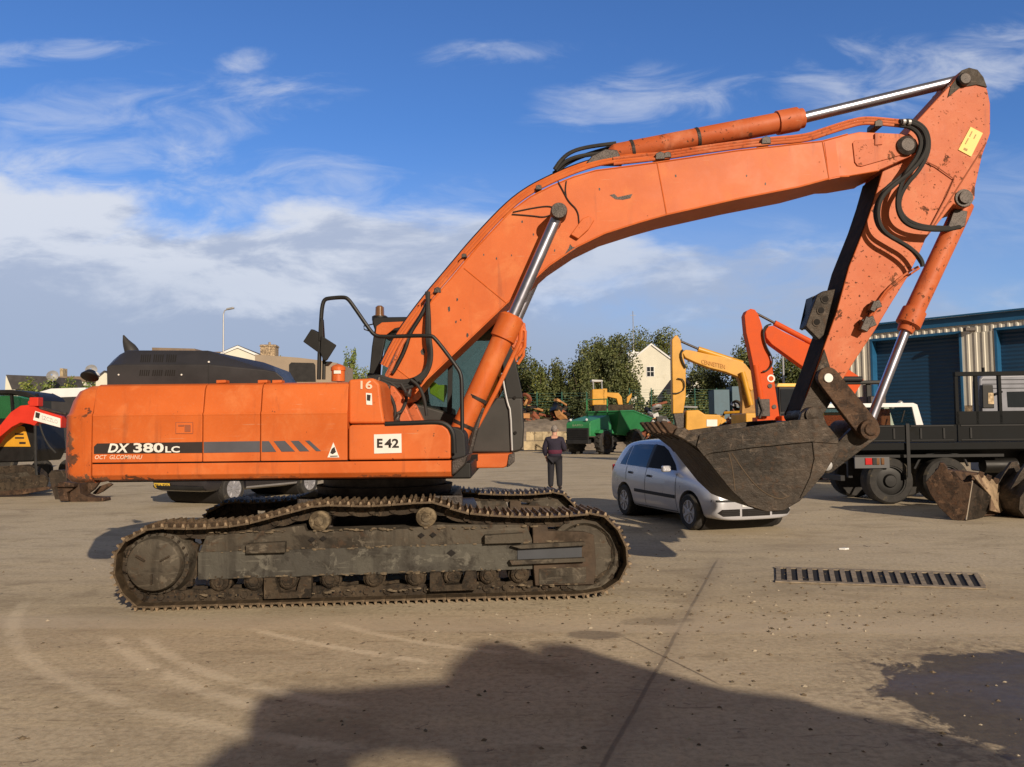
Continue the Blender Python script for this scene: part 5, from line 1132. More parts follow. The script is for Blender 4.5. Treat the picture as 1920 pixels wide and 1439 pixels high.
def long_shed():
    t = thing('tan_shed', 'low tan shed with a dark rounded window between the hood and the mirror', 'shed', tuple(Vector((at(550, 700, 60).x, 60, 0))))
    pts = tr([(478, 665), (560, 671), (600, 676), (632, 681), (632, 720), (478, 720)], 60)
    for p in pts[-2:]: p.z = 0
    put('wall', MB().prism(pts, (0, 6, 0)), TAN, t, smooth=False)
    put('window', MB().prism(tr([(542, 716), (542, 684), (546, 680), (588, 681), (591, 685), (592, 716)], 59.95), (0, .04, 0)), M('dark_window', (.03, .028, .027), .3), t, smooth=False)
long_shed()
def far_house(name, label, pts_wall, pts_roof, Y, wall, roof, extra=None):
    w = tr(pts_wall, Y); c = w[0]
    t = thing(name, label, 'house', (c.x, Y, 0))
    lo = min(p.z for p in w)
    put('wall', MB().prism([Vector((p.x, p.y, 0 if p.z < lo+.01+.3 else p.z)) for p in w], (.5, 6, 0)), wall, t, smooth=False)
    r = put('roof', MB().prism(tr(pts_roof, Y-.1), (.5, 6, 0)), roof, t, smooth=False)
    if extra:
        x0, x1, y0, y1, m = extra; put('chimney', slab([(x0, y1), (x0, y0), (x1, y0), (x1, y1)], Y+2, 1.2), m, r, smooth=False)
    return t
far_house('slate_cottage', 'cream cottage with a long dark slate roof at the far left skyline', [(6, 729), (11, 705), (14, 706), (95, 730)], [(11, 703), (90, 706), (100, 732), (22, 730)], 90, RND, SLT)
far_house('bungalow', 'brown roofed bungalow with a stone chimney on the green hill', [(86, 735), (90, 712), (160, 712), (165, 735)], [(84, 713), (95, 706), (155, 706), (165, 716)], 118, RND, TIL, (112, 118, 691, 712, STN))
far_house('white_gable_house', 'white gable end peeping out beside the rear lamp of the excavator', [(178, 720), (180, 708), (195, 698), (215, 712), (215, 722)], [(176, 710), (195, 695), (197, 698), (180, 712)], 98, RND, SLT)
for i, (x, y) in enumerate(((97, 703), (170, 692))):
    c_ = at(x, y, 88)
    tt = thing('satellite_dish', ('dark rimmed satellite dish left of the stone chimney' if i == 0 else 'satellite dish directly above the round rear lamp'), 'satellite dish', (c_.x, 88, 0), group='satellite dishes')
    put('dish', MB().lathe(c_, (.3, -1, .3), [(0, .1), (-.02, .1), (-.2, .45), (-.32, .62)], 16, cap=False), GAL, tt)
    put('mast', MB().tube([Vector((c_.x, 88.2, 0)), c_+Vector((0, .2, 0))], .05, 6), GAL, tt)
# ------------------------------------------------------------ street lamp and poles
def lamp():
    b = at(419, 700, 58); t = thing('street_lamp', 'tall street lamp rising behind the black engine hood', 'street lamp', (b.x, 58, 0))
    tp = at(419, 590, 58)
    put('pole', MB().tube([Vector((b.x, 58, 0)), Vector((b.x, 58, 3)), tp, at(421, 583, 58), at(428, 580, 58)], [.09, .08, .05, .04, .04], 8), GAL, t)
    put('lamp_head', MB().box(at(432, 579, 58), (.55, .25, .14), Matrix.Rotation(R(-10), 4, 'Y')), GAL, t, bevel=.05)
lamp()
b = at(1470, 720, 50); solo('flag_pole', MB().tube([Vector((b.x, 50, 0)), at(1468, 668, 50)], .06, 6), GAL, 'slim white pole rising between the red digger arm and its cab', 'pole')
# green mesh fence behind the yard
def fence(n, x0, x1, Y, ytop, label):
    a, b = at(x0, ytop, Y), at(x1, ytop, Y)
    t = thing('mesh_fence', label, 'fence', (a.x, Y, 0)); k = int((b-a).length/2.6)+1
    m = M('green_fence_wire', (.03, .12, .09), .6)
    for i in range(k+1):
        p = a.lerp(b, i/k); put('fence_post', MB().tube([Vector((p.x, Y, 0)), p], .05, 6), m, t)
    w = MB()
    z = a.z
    for i in range(int(z/.25)): w.tube([Vector((a.x, Y, .2+i*.25)), Vector((b.x, Y, .2+i*.25))], .012, 4)
    put('fence_wire', w, m, t, smooth=False)
fence(6, 960, 1100, 74, 735, 'green mesh fence in front of the hedge trees left of the dumper')
fence(6, 1180, 1425, 80, 728, 'green mesh fence below the cream house and yellow digger')
# ------------------------------------------------------------ trees
def crown(mb, c, rad, n, size, seed, clumps=22, mi=0):
    rnd = random.Random(seed); cs = []
    for _ in range(clumps):
        v = Vector((rnd.gauss(0, 1), rnd.gauss(0, 1), rnd.gauss(0, 1))).normalized()*rnd.uniform(.35, .95)
        cs.append((Vector((c[0]+v.x*rad[0], c[1]+v.y*rad[1], c[2]+v.z*rad[2])), rnd.uniform(.2, .42)))
    for i in range(n):
        cc, r = cs[rnd.randrange(clumps)]
        v = Vector((rnd.gauss(0, 1), rnd.gauss(0, 1), rnd.gauss(0, 1))).normalized()*rnd.random()**.4
        p = cc+Vector((v.x*rad[0]*r, v.y*rad[1]*r, v.z*rad[2]*r*.9))
        if p.z < .1: continue
        a = Vector((rnd.gauss(0, 1), rnd.gauss(0, 1), rnd.gauss(0, 1))).normalized(); b = a.orthogonal().normalized(); s = size*rnd.uniform(.5, 1.2)
        b2 = a.cross(b)
        mb.add([p+b*s*.5, p+b2*s*.32, p-b*s*.5, p-b2*s*.32], [(0, 1, 2, 3)], mi)
def tree(name, label, px, ytop, Y, wpx, mat, seed, n=2600, size=.42, group=None, base=None, cat='tree', shape=1.):
    top = at(px, ytop, Y); rx = wpx/2/FPX*Y; hgt = top.z
    z0 = base if base is not None else hgt*.16
    cz = (hgt+z0)/2; rz = (hgt-z0)/2*1.0
    t = thing(name, label, cat, (top.x, Y, 0), 0, group)
    mb = MB(); crown(mb, (0, 0, cz), (rx*1.12, rx*.9, rz), int(n*4.6), size*.58, seed, 55)
    put('crown', mb, mat, t, local=True, smooth=False)
    rnd = random.Random(seed+5); tk = MB().tube([(0, 0, 0), (.1, 0, z0+.3), (.05, .1, cz), (0, 0, hgt*.85)], [.05*hgt*.7, .035*hgt*.8, .02*hgt, .01], 8)
    for k in range(6):
        a = k*1.05+rnd.random(); z = z0+.2+k*rz*.22
        tk.tube([(0, 0, z), (math.cos(a)*rx*.4, math.sin(a)*rx*.3, z+rz*.3), (math.cos(a)*rx*.8, math.sin(a)*rx*.6, z+rz*.55)], [.016*hgt, .009*hgt, .01], 6)
    put('trunk', tk, BARK, t, local=True)
G = 'trees behind the yard'
for a in (('hedgerow_tree', 'dark tree touching the right edge of the excavator cab', 975, 655, 84, 70, LF1, 1),
          ('hedgerow_tree', 'low olive hedgerow tree, second to the right of the cab', 1012, 672, 80, 60, LF2, 2),
          ('hedgerow_tree', 'hedgerow tree with a pointed top midway between the cab and tall tree', 1050, 664, 80, 62, LF1, 3),
          ('hedgerow_tree', 'dark low tree against the left foot of the tall tree', 1086, 672, 78, 56, LF1, 4),
          ('broadleaf_tree', 'tall dark broadleaf tree above the green dumper', 1136, 618, 84, 110, LF1, 5, 5200, .5),
          ('broadleaf_tree', 'olive broadleaf tree spreading behind the house chimney', 1205, 612, 140, 150, LF2, 6, 5200, .7),
          ('broadleaf_tree', 'pale olive crown showing at the top left of the tall tree', 1122, 616, 98, 80, LF2, 7, 2600, .5),
          ('broadleaf_tree', 'dark bushy tree just left of the red digger arm', 1398, 632, 90, 80, LF1, 8, 4000, .5),
          ('broadleaf_tree', 'olive tree below the boom of the red digger', 1480, 660, 90, 110, LF2, 9, 4200, .5),
          ('broadleaf_tree', 'dark round tree beneath the yellow digger boom', 1325, 678, 96, 100, LF1, 10, 3600, .5),
          ('conifer', 'small pale conifer beside the orange filler post', 655, 652, 70, 30, LF3, 11, 1100, .35),
          ('garden_bush', 'bright green bush at the foot of the small conifer', 672, 682, 72, 46, LF3, 12, 1300, .35),
          ('garden_tree', 'far garden tree behind the brown stone chimney', 508, 655, 120, 56, LF2, 13, 1200, .5),
          ('rowan_bush', 'russet leaved branch area in the tall tree crown', 1150, 646, 80, 26, LF4, 14, 260, .4)):
    nm, lb, px, yt, Y, wp, mt, sd = a[:8]; n = a[8] if len(a) > 8 else 2400; sz = a[9] if len(a) > 9 else .42
    if nm == 'rowan_bush': continue
    tree(nm, lb, px, yt, Y, wp, mt, sd, n, sz, G)
def hedge(name, label, x0, x1, ytop, Y, mat, seed, n, size=.35):
    a, b = at(x0, ytop, Y), at(x1, ytop, Y); mb = MB(); rnd = random.Random(seed)
    for i in range(n):
        u = rnd.random(); top = a.z*(.85+.15*math.sin(u*23+seed)+.06*math.sin(u*71)); p = Vector((a.x+(b.x-a.x)*u, Y+rnd.uniform(-1, 1), rnd.random()**.6*top))
        v = Vector((rnd.gauss(0, 1), rnd.gauss(0, 1), rnd.gauss(0, 1))).normalized(); c = v.orthogonal().normalized(); s = size*rnd.uniform(.5, 1.2); d = v.cross(c)
        mb.add([p+c*s*.5, p+d*s*.35, p-c*s*.5, p-d*s*.35], [(0, 1, 2, 3)])
    return solo(name, mb, mat, label, 'hedge', smooth=False)
hedge('hedge', 'clipped green hedge under the cream gable house', 1172, 1262, 736, 92, LF1, 1, 4500)
hedge('hedge', 'dark hedge seen through the gap below the yellow digger boom', 1280, 1420, 733, 92, LF2, 2, 4500)
hedge('hedge', 'low dark scrub along the foot of the hedgerow trees', 965, 1120, 716, 86, LF1, 3, 7000)
hedge('hedge', 'sunlit green hedge beyond the red mini digger', 30, 170, 712, 84, LF3, 4, 4500)
# ------------------------------------------------------------ far machines
def excav_yellow():
    Y = 45; c = at(1400, 800, Y)
    t = thing('yellow_excavator', 'yellow tracked excavator with a long arched boom parked behind the car', 'excavator', (c.x, Y, 0))
    put('arm', slab([(1260, 637), (1265, 630), (1270, 629), (1276, 638), (1280, 660), (1286, 690), (1286, 745), (1281, 775), (1262, 776), (1260, 672)], Y, .55), YEL, t, bevel=.04)
    put('boom', slab([(1279, 661), (1285, 656), (1295, 657), (1340, 667), (1385, 676), (1398, 683), (1409, 697), (1418, 726), (1408, 734), (1397, 718), (1384, 707), (1361, 698), (1330, 690), (1304, 680), (1285, 671)], Y+.05, .6), YEL, t, bevel=.04)
    put('boom_foot', slab([(1380, 700), (1400, 702), (1420, 722), (1420, 800), (1390, 800), (1392, 750), (1388, 720)], Y+.12, .5), M('brownish_yellow_paint', (.35, .19, .05), .7, var=.3), t, bevel=.04)  # lower boom in a darker, browner yellow
    c = put('arm_cylinder', MB().cyl(at(1309, 655, Y+.3), at(1392, 682, Y+.3), .16, n=14), YEL, t); put('piston_rod', MB().cyl(at(1271, 638, Y+.3), at(1310, 655, Y+.3), .07, n=10), DKS, c)
    put('boom_cylinder', MB().cyl(at(1392, 698, Y-.12), at(1408, 760, Y-.12), .15, n=14), YEL, t)
    put('hose', MB().tube(tr([(1280, 656), (1276, 665), (1280, 680), (1286, 690)], Y-.1), .05, 6, smooth=1).tube(tr([(1270, 710), (1282, 712), (1284, 730), (1272, 738), (1260, 738)], Y-.1), .035, 6, smooth=1), RUB, t)
    b = put('bucket', slab([(1287, 770), (1310, 769), (1322, 777), (1350, 778), (1356, 790), (1342, 806), (1304, 812), (1286, 808)], Y-.2, 1.2), YEL, t, bevel=.06)
    put('bucket_label', slab([(1325, 787), (1345, 787), (1345, 800), (1325, 800)], Y-.23, .02), WHT, b)
    for k in range(3): put('tooth', slab([(1352, 782+k), (1362, 788+k), (1352, 794+k)], Y-.2+k*.45, .2), YEL, b)
    put('link', slab([(1262, 772), (1282, 772), (1290, 800), (1270, 806)], Y+.05, .4), DKS, t, bevel=.03)
    put('cab_body', MB().b2(at(1415, 728, Y+.2), at(1475, 795, Y+1.9)), PLA, t, bevel=.06)
    put('house', MB().b2(at(1398, 775, Y-.8), at(1540, 800, Y+2.2)), YEL, t, bevel=.06)
    lo = at(1380, 800, Y)
    for s in (-1.2, 1.2): 
        w = MB(); L2 = 3.6; cx = at(1450, 800, Y).x
        w.prism([(cx-L2/2-.0, Y+s-.3, .0), (cx+L2/2, Y+s-.3, 0), (cx+L2/2+.35, Y+s-.3, .25), (cx+L2/2+.35, Y+s-.3, .7), (cx+L2/2, Y+s-.3, .95), (cx-L2/2, Y+s-.3, .95), (cx-L2/2-.35, Y+s-.3, .7), (cx-L2/2-.35, Y+s-.3, .25)], (0, .6, 0))
        put('track', w, DST, t, bevel=.03)
    text('lettering', 'CENNETTEN', 1314, 673, 1360, 690, Y-.02, M('faded_red', (.60, .27, .05), .6), t, place=lambda u, v: at(1316+44*u, 679+10*u-8*v+3, Y-.0))
excav_yellow()
def excav_red():
    Y = 33; c = at(1480, 800, Y)
    t = thing('red_excavator', 'bright red-orange excavator with folded arm and black cab behind the bucket', 'excavator', (c.x, Y, 0))
    arm = [(1396, 592), (1400, 583), (1408, 579), (1416, 581), (1422, 590), (1428, 607), (1436, 640), (1447, 678), (1452, 715), (1463, 789), (1424, 789), (1420, 740), (1413, 689), (1405, 650), (1399, 624)]
    a = put('arm', slab(arm, Y, .5), RED, t, bevel=.03)
    put('boom', slab([(1435, 622), (1440, 612), (1450, 611), (1469, 622), (1530, 652), (1620, 712), (1600, 745), (1511, 692), (1447, 646), (1437, 634)], Y+.08, .5), RED, t, bevel=.03)
    c = put('arm_cylinder', MB().cyl(at(1452, 606, Y+.3), at(1540, 652, Y+.3), .12, n=14), RED, t); put('piston_rod', MB().cyl(at(1416, 587, Y+.3), at(1454, 607, Y+.3), .055, n=10), DKS, c)
    put('bucket_cylinder', MB().cyl(at(1416, 685, Y-.12), at(1432, 785, Y-.12), .13, n=14), RED, a)
    put('hose', MB().tube(tr([(1446, 608), (1434, 612), (1430, 625), (1436, 650), (1448, 670), (1448, 685), (1438, 696), (1430, 697)], Y-.1), .035, 6, smooth=2).tube(tr([(1440, 612), (1431, 622), (1434, 645), (1444, 668)], Y-.06), .03, 6, smooth=2), RUB, a)
    put('maker_badge', MB().lathe(at(1446, 710, Y-.02), (0, 1, 0), [(0, .16), (.01, .16)], 20), WHT, a)
    put('maker_badge', MB().lathe(at(1446, 710, Y-.03), (0, 1, 0), [(0, .10), (.01, .10)], 20), RED, a)
    for x, y in ((1452, 763), (1444, 724)): put('pin', MB().lathe(at(x, y, Y-.04), (0, 1, 0), [(0, .09), (.05, .09)], 14), DKS, a)
    put('valve_cluster', MB().box(at(1430, 765, Y-.3), (.5, .3, .7)).tube(tr([(1422, 745), (1430, 770), (1424, 785)], Y-.5), .05), DKS, t, bevel=.03)
    put('link_plate', slab([(1420, 783), (1462, 786), (1462, 793), (1420, 793)], Y-.15, .7), RED, t)
    cb = put('cab_body', MB().b2(at(1459, 724, Y+.8), at(1512, 800, Y+2.3)), BLK, t, bevel=.06)
    put('cab_roof', slab([(1456, 726), (1459, 719), (1500, 719), (1503, 726)], Y+.75, 1.7), YLD, cb, bevel=.04)
    put('window', slab([(1463, 730), (1496, 730), (1494, 770), (1465, 772)], Y+.77, .02), GLD, cb)
    put('window', slab([(1466, 776), (1492, 775), (1490, 792), (1468, 792)], Y+.77, .02), GLD, cb)
    put('house', MB().b2(at(1465, 780, Y-.6), at(1600, 815, Y+2.3)), RED, t, bevel=.06)
    for s in (-1.2, 1.2):
        cx = at(1540, 800, Y).x; L2 = 3.2; yy = Y+.9+s
        put('track', MB().prism([(cx-L2/2, yy-.3, .0), (cx+L2/2, yy-.3, 0), (cx+L2/2+.35, yy-.3, .25), (cx+L2/2+.35, yy-.3, .7), (cx+L2/2, yy-.3, .9), (cx-L2/2, yy-.3, .9), (cx-L2/2-.35, yy-.3, .7), (cx-L2/2-.35, yy-.3, .25)], (0, .6, 0)), DST, t, bevel=.03)
excav_red()
def backhoe_far():
    Y = 70; c = at(1130, 760, Y); t = thing('orange_loader', 'small orange-yellow digger standing behind the green dumper', 'digger', (c.x, Y, 0))
    put('counterweight', MB().b2(at(1110, 730, Y-.6), at(1131, 762, Y+1.6)), YEL, t, bevel=.1)
    put('post', MB().b2(at(1130, 729, Y-.6), at(1138, 766, Y-.2)), YEL, t, bevel=.03)
    put('boom', slab([(1136, 736), (1160, 737), (1166, 745), (1168, 760), (1160, 762), (1156, 748), (1138, 744)], Y-.2, .5), YEL, t, bevel=.05)
    put('arm', slab([(1176, 745), (1185, 737), (1184, 745), (1178, 756), (1175, 756)], Y-.2, .3), YEL, t, bevel=.03)
    put('chassis', MB().b2(Vector((at(1112, 762, Y).x, Y-.8, .5)), at(1180, 760, Y+1.4)), DST, t, bevel=.05)
    put('canopy', slab([(1110, 712), (1130, 713), (1130, 716), (1110, 716)], Y-.5, 1.6), GAL, t)
    put('canopy_post', MB().tube([at(1128, 715, Y-.5), at(1129, 732, Y-.5)], .06, 6).tube([at(1112, 715, Y-.5), at(1113, 732, Y-.5)], .06, 6), GAL, t)
backhoe_far()
def dumper():
    c = gnd(1141, 843); t = thing('green_dumper', 'green site dumper with chunky tyres parked by the stone wall', 'dumper', (at(1137, 820, 54).x, 54+.5, 0), R(48), scale=.93)
    L = lambda n, mb, m, p=None, **k: put(n, mb, m, p or t, local=True, **k)
    h = L('engine_cover', MB().prism([(-3.3, -1.05, 1.25), (-3.3, -1.05, 2.15), (-3.1, -1.05, 2.35), (-1.0, -1.05, 2.75), (-.7, -1.05, 2.1), (-.7, -1.05, 1.25)], (0, 2.1, 0)), GRN, bevel=.08)
    L('grille', MB().b2((-3.36, -.95, 1.0), (-3.30, .95, 1.85)), PLA, h, bevel=.02)
    for k in range(6): L('grille_bar', MB().b2((-3.39, -.85, 1.08+k*.12), (-3.365, .85, 1.13+k*.12)), BLK, h)
    L('bumper', MB().b2((-3.45, -1.0, .75), (-3.1, 1.0, 1.05)), PLA, bevel=.04)
    text('lettering', 'BAFFD', 0, 0, 0, 0, 0, M('pale_letter', (.35, .5, .3), .6), h, place=lambda u, v: RM[t.name] @ Vector((-3.31, .45-.9*u, 1.98+.14*v)))
    L('chassis', MB().b2((-3.1, -.6, .8), (3.0, .6, 1.2)), BLK, bevel=.05)
    L('mudguard', MB().prism([(-2.8, -1.45, 1.55), (-2.6, -1.45, 1.72), (-1.2, -1.45, 1.72), (-1.0, -1.45, 1.5), (-1.0, -1.45, 1.45), (-2.8, -1.45, 1.48)], (0, .55, 0)).prism([(-2.8, .9, 1.55), (-2.6, .9, 1.72), (-1.2, .9, 1.72), (-1.0, .9, 1.5), (-1.0, .9, 1.45), (-2.8, .9, 1.48)], (0, .55, 0)), GRN, bevel=.02)
    L('seat', MB().b2((-.9, -.35, 1.6), (-.3, .35, 2.0)).b2((-.45, -.35, 2.0), (-.3, .35, 2.6)), BLK, bevel=.05)
    L('roll_bar', MB().tube([(-1.0, -.9, 1.6), (-1.0, -.9, 3.9), (-1.0, .9, 3.9), (-1.0, .9, 1.6)], .06, 8), GRN)
    lo = [(-.1, 1.25, 1.5), (3.0, 1.25, 1.7)]
    sk = MB().add([(0.1, -.9, 1.35), (2.6, -.9, 1.2), (2.6, .9, 1.2), (.1, .9, 1.35), (-.35, -1.5, 3.0), (1.3, -1.55, 3.05), (4.2, -1.35, 2.5), (4.2, 1.35, 2.5), (1.3, 1.55, 3.05), (-.35, 1.5, 3.0), (3.6, -1.1, 1.7), (3.6, 1.1, 1.7)],
                  [(0, 1, 5, 4), (1, 10, 6, 5), (3, 9, 8, 2), (2, 8, 7, 11), (0, 4, 9, 3), (1, 0, 3, 2), (10, 1, 2, 11), (6, 10, 11, 7), (4, 5, 8, 9), (5, 6, 7, 8)])
    s = L('skip', sk, GRN, bevel=.05)
    L('skip_rim', MB().tube([(-.35, -1.5, 3.02), (1.3, -1.55, 3.07), (4.2, -1.35, 2.52)], .06, 6).tube([(-.35, -1.5, 3.02), (-.35, 1.5, 3.02)], .06, 6), GRN, s)
    for y in (-1, 1):
        for x in (-1.9, 2.0): wheel(t, (x, y*1.2, .86), .86, .55, rim=DST, spokes=0, side=y, tread=16)
    for y in (-.7, .7): L('lamp', MB().ball((-3.2, y, 2.42), .1), LMP)
dumper()
# stone retaining wall and scrap heaps
w = MB(); a, b = gnd(984, 836), gnd(1072, 836); a.y = b.y = 62
for i in range(7):
    for j in range(2):
        x0 = at(982, 830, 62).x+i*.62; w.box((x0+.3+(j*.2), 62, .42+j*.72), (.60+random.uniform(-.06, .1), .6, .68))
solo('stone_wall', w, STN, 'low yellow stone block wall between the cab and the dumper', 'wall', bevel=.03, smooth=False)
def scrap(name, label, x0, x1, y0, y1, Y, n, seed, pal, size=.5):
    rnd = random.Random(seed); mb = MB(); a, b = at(x0, y1, Y), at(x1, y0, Y)
    for i in range(n):
        u = rnd.random(); hgt = b.z*(.7+.3*math.sin(u*9+seed))
        p = Vector((a.x+(b.x-a.x)*u, Y+rnd.uniform(-1.5, 1.5), rnd.uniform(.0, 1)*hgt)); m = Matrix.Rotation(rnd.uniform(0, 3), 4, Vector((rnd.random(), rnd.random(), rnd.random())).normalized())
        s = size*rnd.uniform(.4, 1.3); k = rnd.randrange(3); mi = rnd.randrange(len(pal))
        if k == 0: mb.box(p, (s, s*.6, s*.4), m, mi)
        elif k == 1: mb.cyl(p, p+m.to_3x3() @ Vector((s*1.6, 0, 0)), s*.12, n=6, mi=mi)
        else: mb.lathe(p, m.to_3x3() @ Vector((0, 1, .2)), [(0, s*.3), (0, s*.5), (s*.2, s*.5), (s*.2, s*.3)], 12, mi, cap=False)
    o = put(name, mb, pal, None, smooth=False); o['kind'] = 'stuff'; o['label'] = label; o['category'] = 'scrap'
TMB = M('timber', (.45, .22, .08), .8, var=.2); RUS = M('rust_red', (.22, .07, .035), .8, var=.3)
scrap('scrap_heap', 'heap of rusty orange scrap parts on the bank right of the cab', 980, 1070, 746, 790, 72, 170, 1, [TMB, RUS, DST, BLK], .9)
scrap('scrap_heap', 'dark and yellow machine parts heaped below the yellow digger boom', 1282, 1425, 758, 800, 60, 330, 2, [BLK, RUS, YEL, GAL, DST], .7)
scrap('scrap_heap', 'pale frames and rusty parts heaped between dumper and yellow digger', 1188, 1262, 752, 800, 66, 150, 3, [RUS, TMB, GAL, BLK], .8)
scrap('scrap_heap', 'small parts heaped behind the white pickup cab', 1690, 1720, 742, 760, 40, 0, 4, [RUS], .3) if 0 else None
q = at(1383, 745, 70); solo('portable_cabin', MB().b2(Vector((at(1372, 700, 70).x, 70, 0)), at(1385, 727, 72)).b2(Vector((at(1338, 700, 70).x, 70, 0)), at(1356, 733, 72)), M('blue_grey_cabin', (.08, .14, .18), .6), 'dark blue-grey cabin standing beyond the scrap below the yellow boom', 'cabin', smooth=False)
# ------------------------------------------------------------ black flatbed lorry
def lorry():
    Y = 17.3; x0 = at(1603, 800, Y).x; t = thing('flatbed_lorry', 'black dropside flatbed lorry standing in front of the blue roller door', 'lorry', (x0, Y, 0), R(-1))
    L = lambda n, mb, m, p=None, **k: put(n, mb, m, p or t, local=True, **k)
    Ln = 7.5
    bd = L('flatbed', MB().b2((0, 0, 1.16), (Ln, 2.4, 1.32)), TRK, bevel=.015)
    for k in range(4):
        a = .05+k*1.06 if k < 2 else .05+1.06*2+(k-2)*2.4; b = a+(1.03 if k < 2 else 2.36)
        d = L('dropside', MB().b2((a, -.03, 1.33), (b, .02, 1.70)), TRK, bd, bevel=.008)
        L('side_rib', MB().b2((a+.06, -.045, 1.66), (b-.06, -.031, 1.69)).b2((a+.06, -.045, 1.36), (b-.06, -.031, 1.38)).b2((a+.25, -.05, 1.40), (a+.29, -.031, 1.63)).b2((b-.29, -.05, 1.40), (b-.25, -.031, 1.63)), PLA, d, bevel=.004)
    L('dropside', MB().b2((0, 2.38, 1.33), (Ln, 2.42, 1.70)), TRK, bd)
    L('tailboard', MB().b2((-.03, 0, 1.33), (.01, 2.4, 1.70)), TRK, bd)
    L('corner_post', MB().b2((1.06, -.06, .58), (1.13, -.035, 1.73)), PLA, bd)
    L('chassis', MB().b2((.1, .75, .85), (Ln, .92, 1.15)).b2((.1, 1.5, .85), (Ln, 1.67, 1.15)).b2((.1, .8, .9), (.25, 1.6, 1.1)), BLK)
    L('underrun_bar', MB().b2((-.25, .25, .50), (-.15, 2.2, .62)).b2((.0, .45, .55), (.1, .55, 1.0)), PLA, bevel=.01)
    bx = L('lamp_board', MB().b2((-.02, .02, .78), (.72, .06, 1.02)), M('dull_grey_board', (.09, .09, .095), .6), bevel=.005)
    for i, (a, b, m) in enumerate(((.20, .34, RLP), (.36, .44, BLK), (.44, .50, AMB), (.54, .60, AMB))): L('rear_lamp', MB().b2((a, .0, .86), (b, .018, 1.0)), m, bx)
    L('wheel_guard', MB().b2((0.02, .1, 1.0), (3.2, .5, 1.06)), PLA)
    for x in (.75, 1.95, 6.5):
        wheel(t, (x, .28, .5), .5, .45, rim=BLK, spokes=0, side=-1); wheel(t, (x, 2.1, .5), .5, .45, rim=BLK, spokes=0, side=1)
    L('mudguard', MB().tube([(1.35, .25, .75), (1.5, .25, 1.02), (1.95, .25, 1.12), (2.4, .25, 1.02), (2.5, .25, .8)], .03, 6, smooth=1), PLA)
    L('fuel_tank', MB().cyl((3.9, .5, .75), (5.2, .5, .75), .33, n=24), PLA)
    L('air_tank', MB().cyl((2.9, .4, .8), (3.6, .4, .8), .16, n=18), BLK)
    # headboard frame
    hx = at(1792, 800, Y).x-x0
    fr = MB(); zt = at(1800, 704, Y).z-.02
    for x in (hx, hx+.42, hx+.92, hx+1.55, hx+2.2): fr.b2((x, .0, 1.7), (x+.07, .07, zt))
    fr.b2((hx, -.02, zt-.0), (hx+2.4, .09, zt+.09)).b2((hx, 0, 1.7), (hx+2.4, .07, 1.98))
    L('side_frame', fr, TRK, bevel=.006)
    L('side_frame_latch', MB().tube([(hx+.63, .03, zt), (hx+.63, .03, zt+.18)], .03), TRK)
lorry()
def minibus():
    Y = 24; x1 = at(1738, 800, Y).x; t = thing('white_van', 'white van with wide dark windows standing behind the lorry bed', 'van', (x1-1.5, Y, 0))
    z = at(1700, 756, Y).z
    bd = put('body', MB().b2((x1-3.2, Y, .4), (x1, Y+1.9, 1.55)), WHP, t, bevel=.05)
    rail = [(x1-3.2, z-.12), (x1-3.2, z), (x1-.38, z), (x1-.26, z-.05), (x1-.05, 1.5), (x1-.28, 1.5), (x1-.42, z-.12)]
    for y in (Y, Y+1.84): put('pillar', MB().prism([Vector((a, y, b)) for a, b in rail], (0, .06, 0)), WHP, bd, bevel=.01)
    put('roof', MB().b2((x1-3.2, Y+.06, z-.06), (x1-.35, Y+1.84, z-.0)), WHP, bd, bevel=.02)
    put('window', MB().prism([Vector((a, Y+.04, b)) for a, b in ((x1-3.1, 1.5), (x1-3.1, z-.1), (x1-.42, z-.1), (x1-.25, 1.5))], (0, .006, 0)), GLS, bd, smooth=False)
    put('window', MB().prism([Vector((a, Y+1.80, b)) for a, b in ((x1-3.1, 1.5), (x1-3.1, z-.1), (x1-.42, z-.1), (x1-.25, 1.5))], (0, .006, 0)), GLS, bd, smooth=False)
    p = at(1661, 785, Y+.6)
    put('seat', MB().b2(p+Vector((-.15, 0, -.3)), p+Vector((.16, .5, .30))), M('terracotta_seat', (.50, .13, .07), .7), bd, bevel=.05)
    put('wiper', MB().tube(tr([(1690, 792), (1696, 770)], Y+.02), .025, 6), BLK, bd)
    for k, (x, y) in enumerate(((1672, 762), (1688, 757))): put('roof_lamp', MB().ball(at(x, y, Y+.1), .09), GAL, bd)
    for x in (x1-2.6, x1-.7):
        for y, s in ((Y+.1, -1), (Y+1.8, 1)):
            c = put('wheel', MB().lathe((x, y-.1, .33), (0, 1, 0), [(0, .2), (0, .3), (.03, .33), (.18, .33), (.2, .3), (.2, .2)], 24), TYR, t)
minibus()
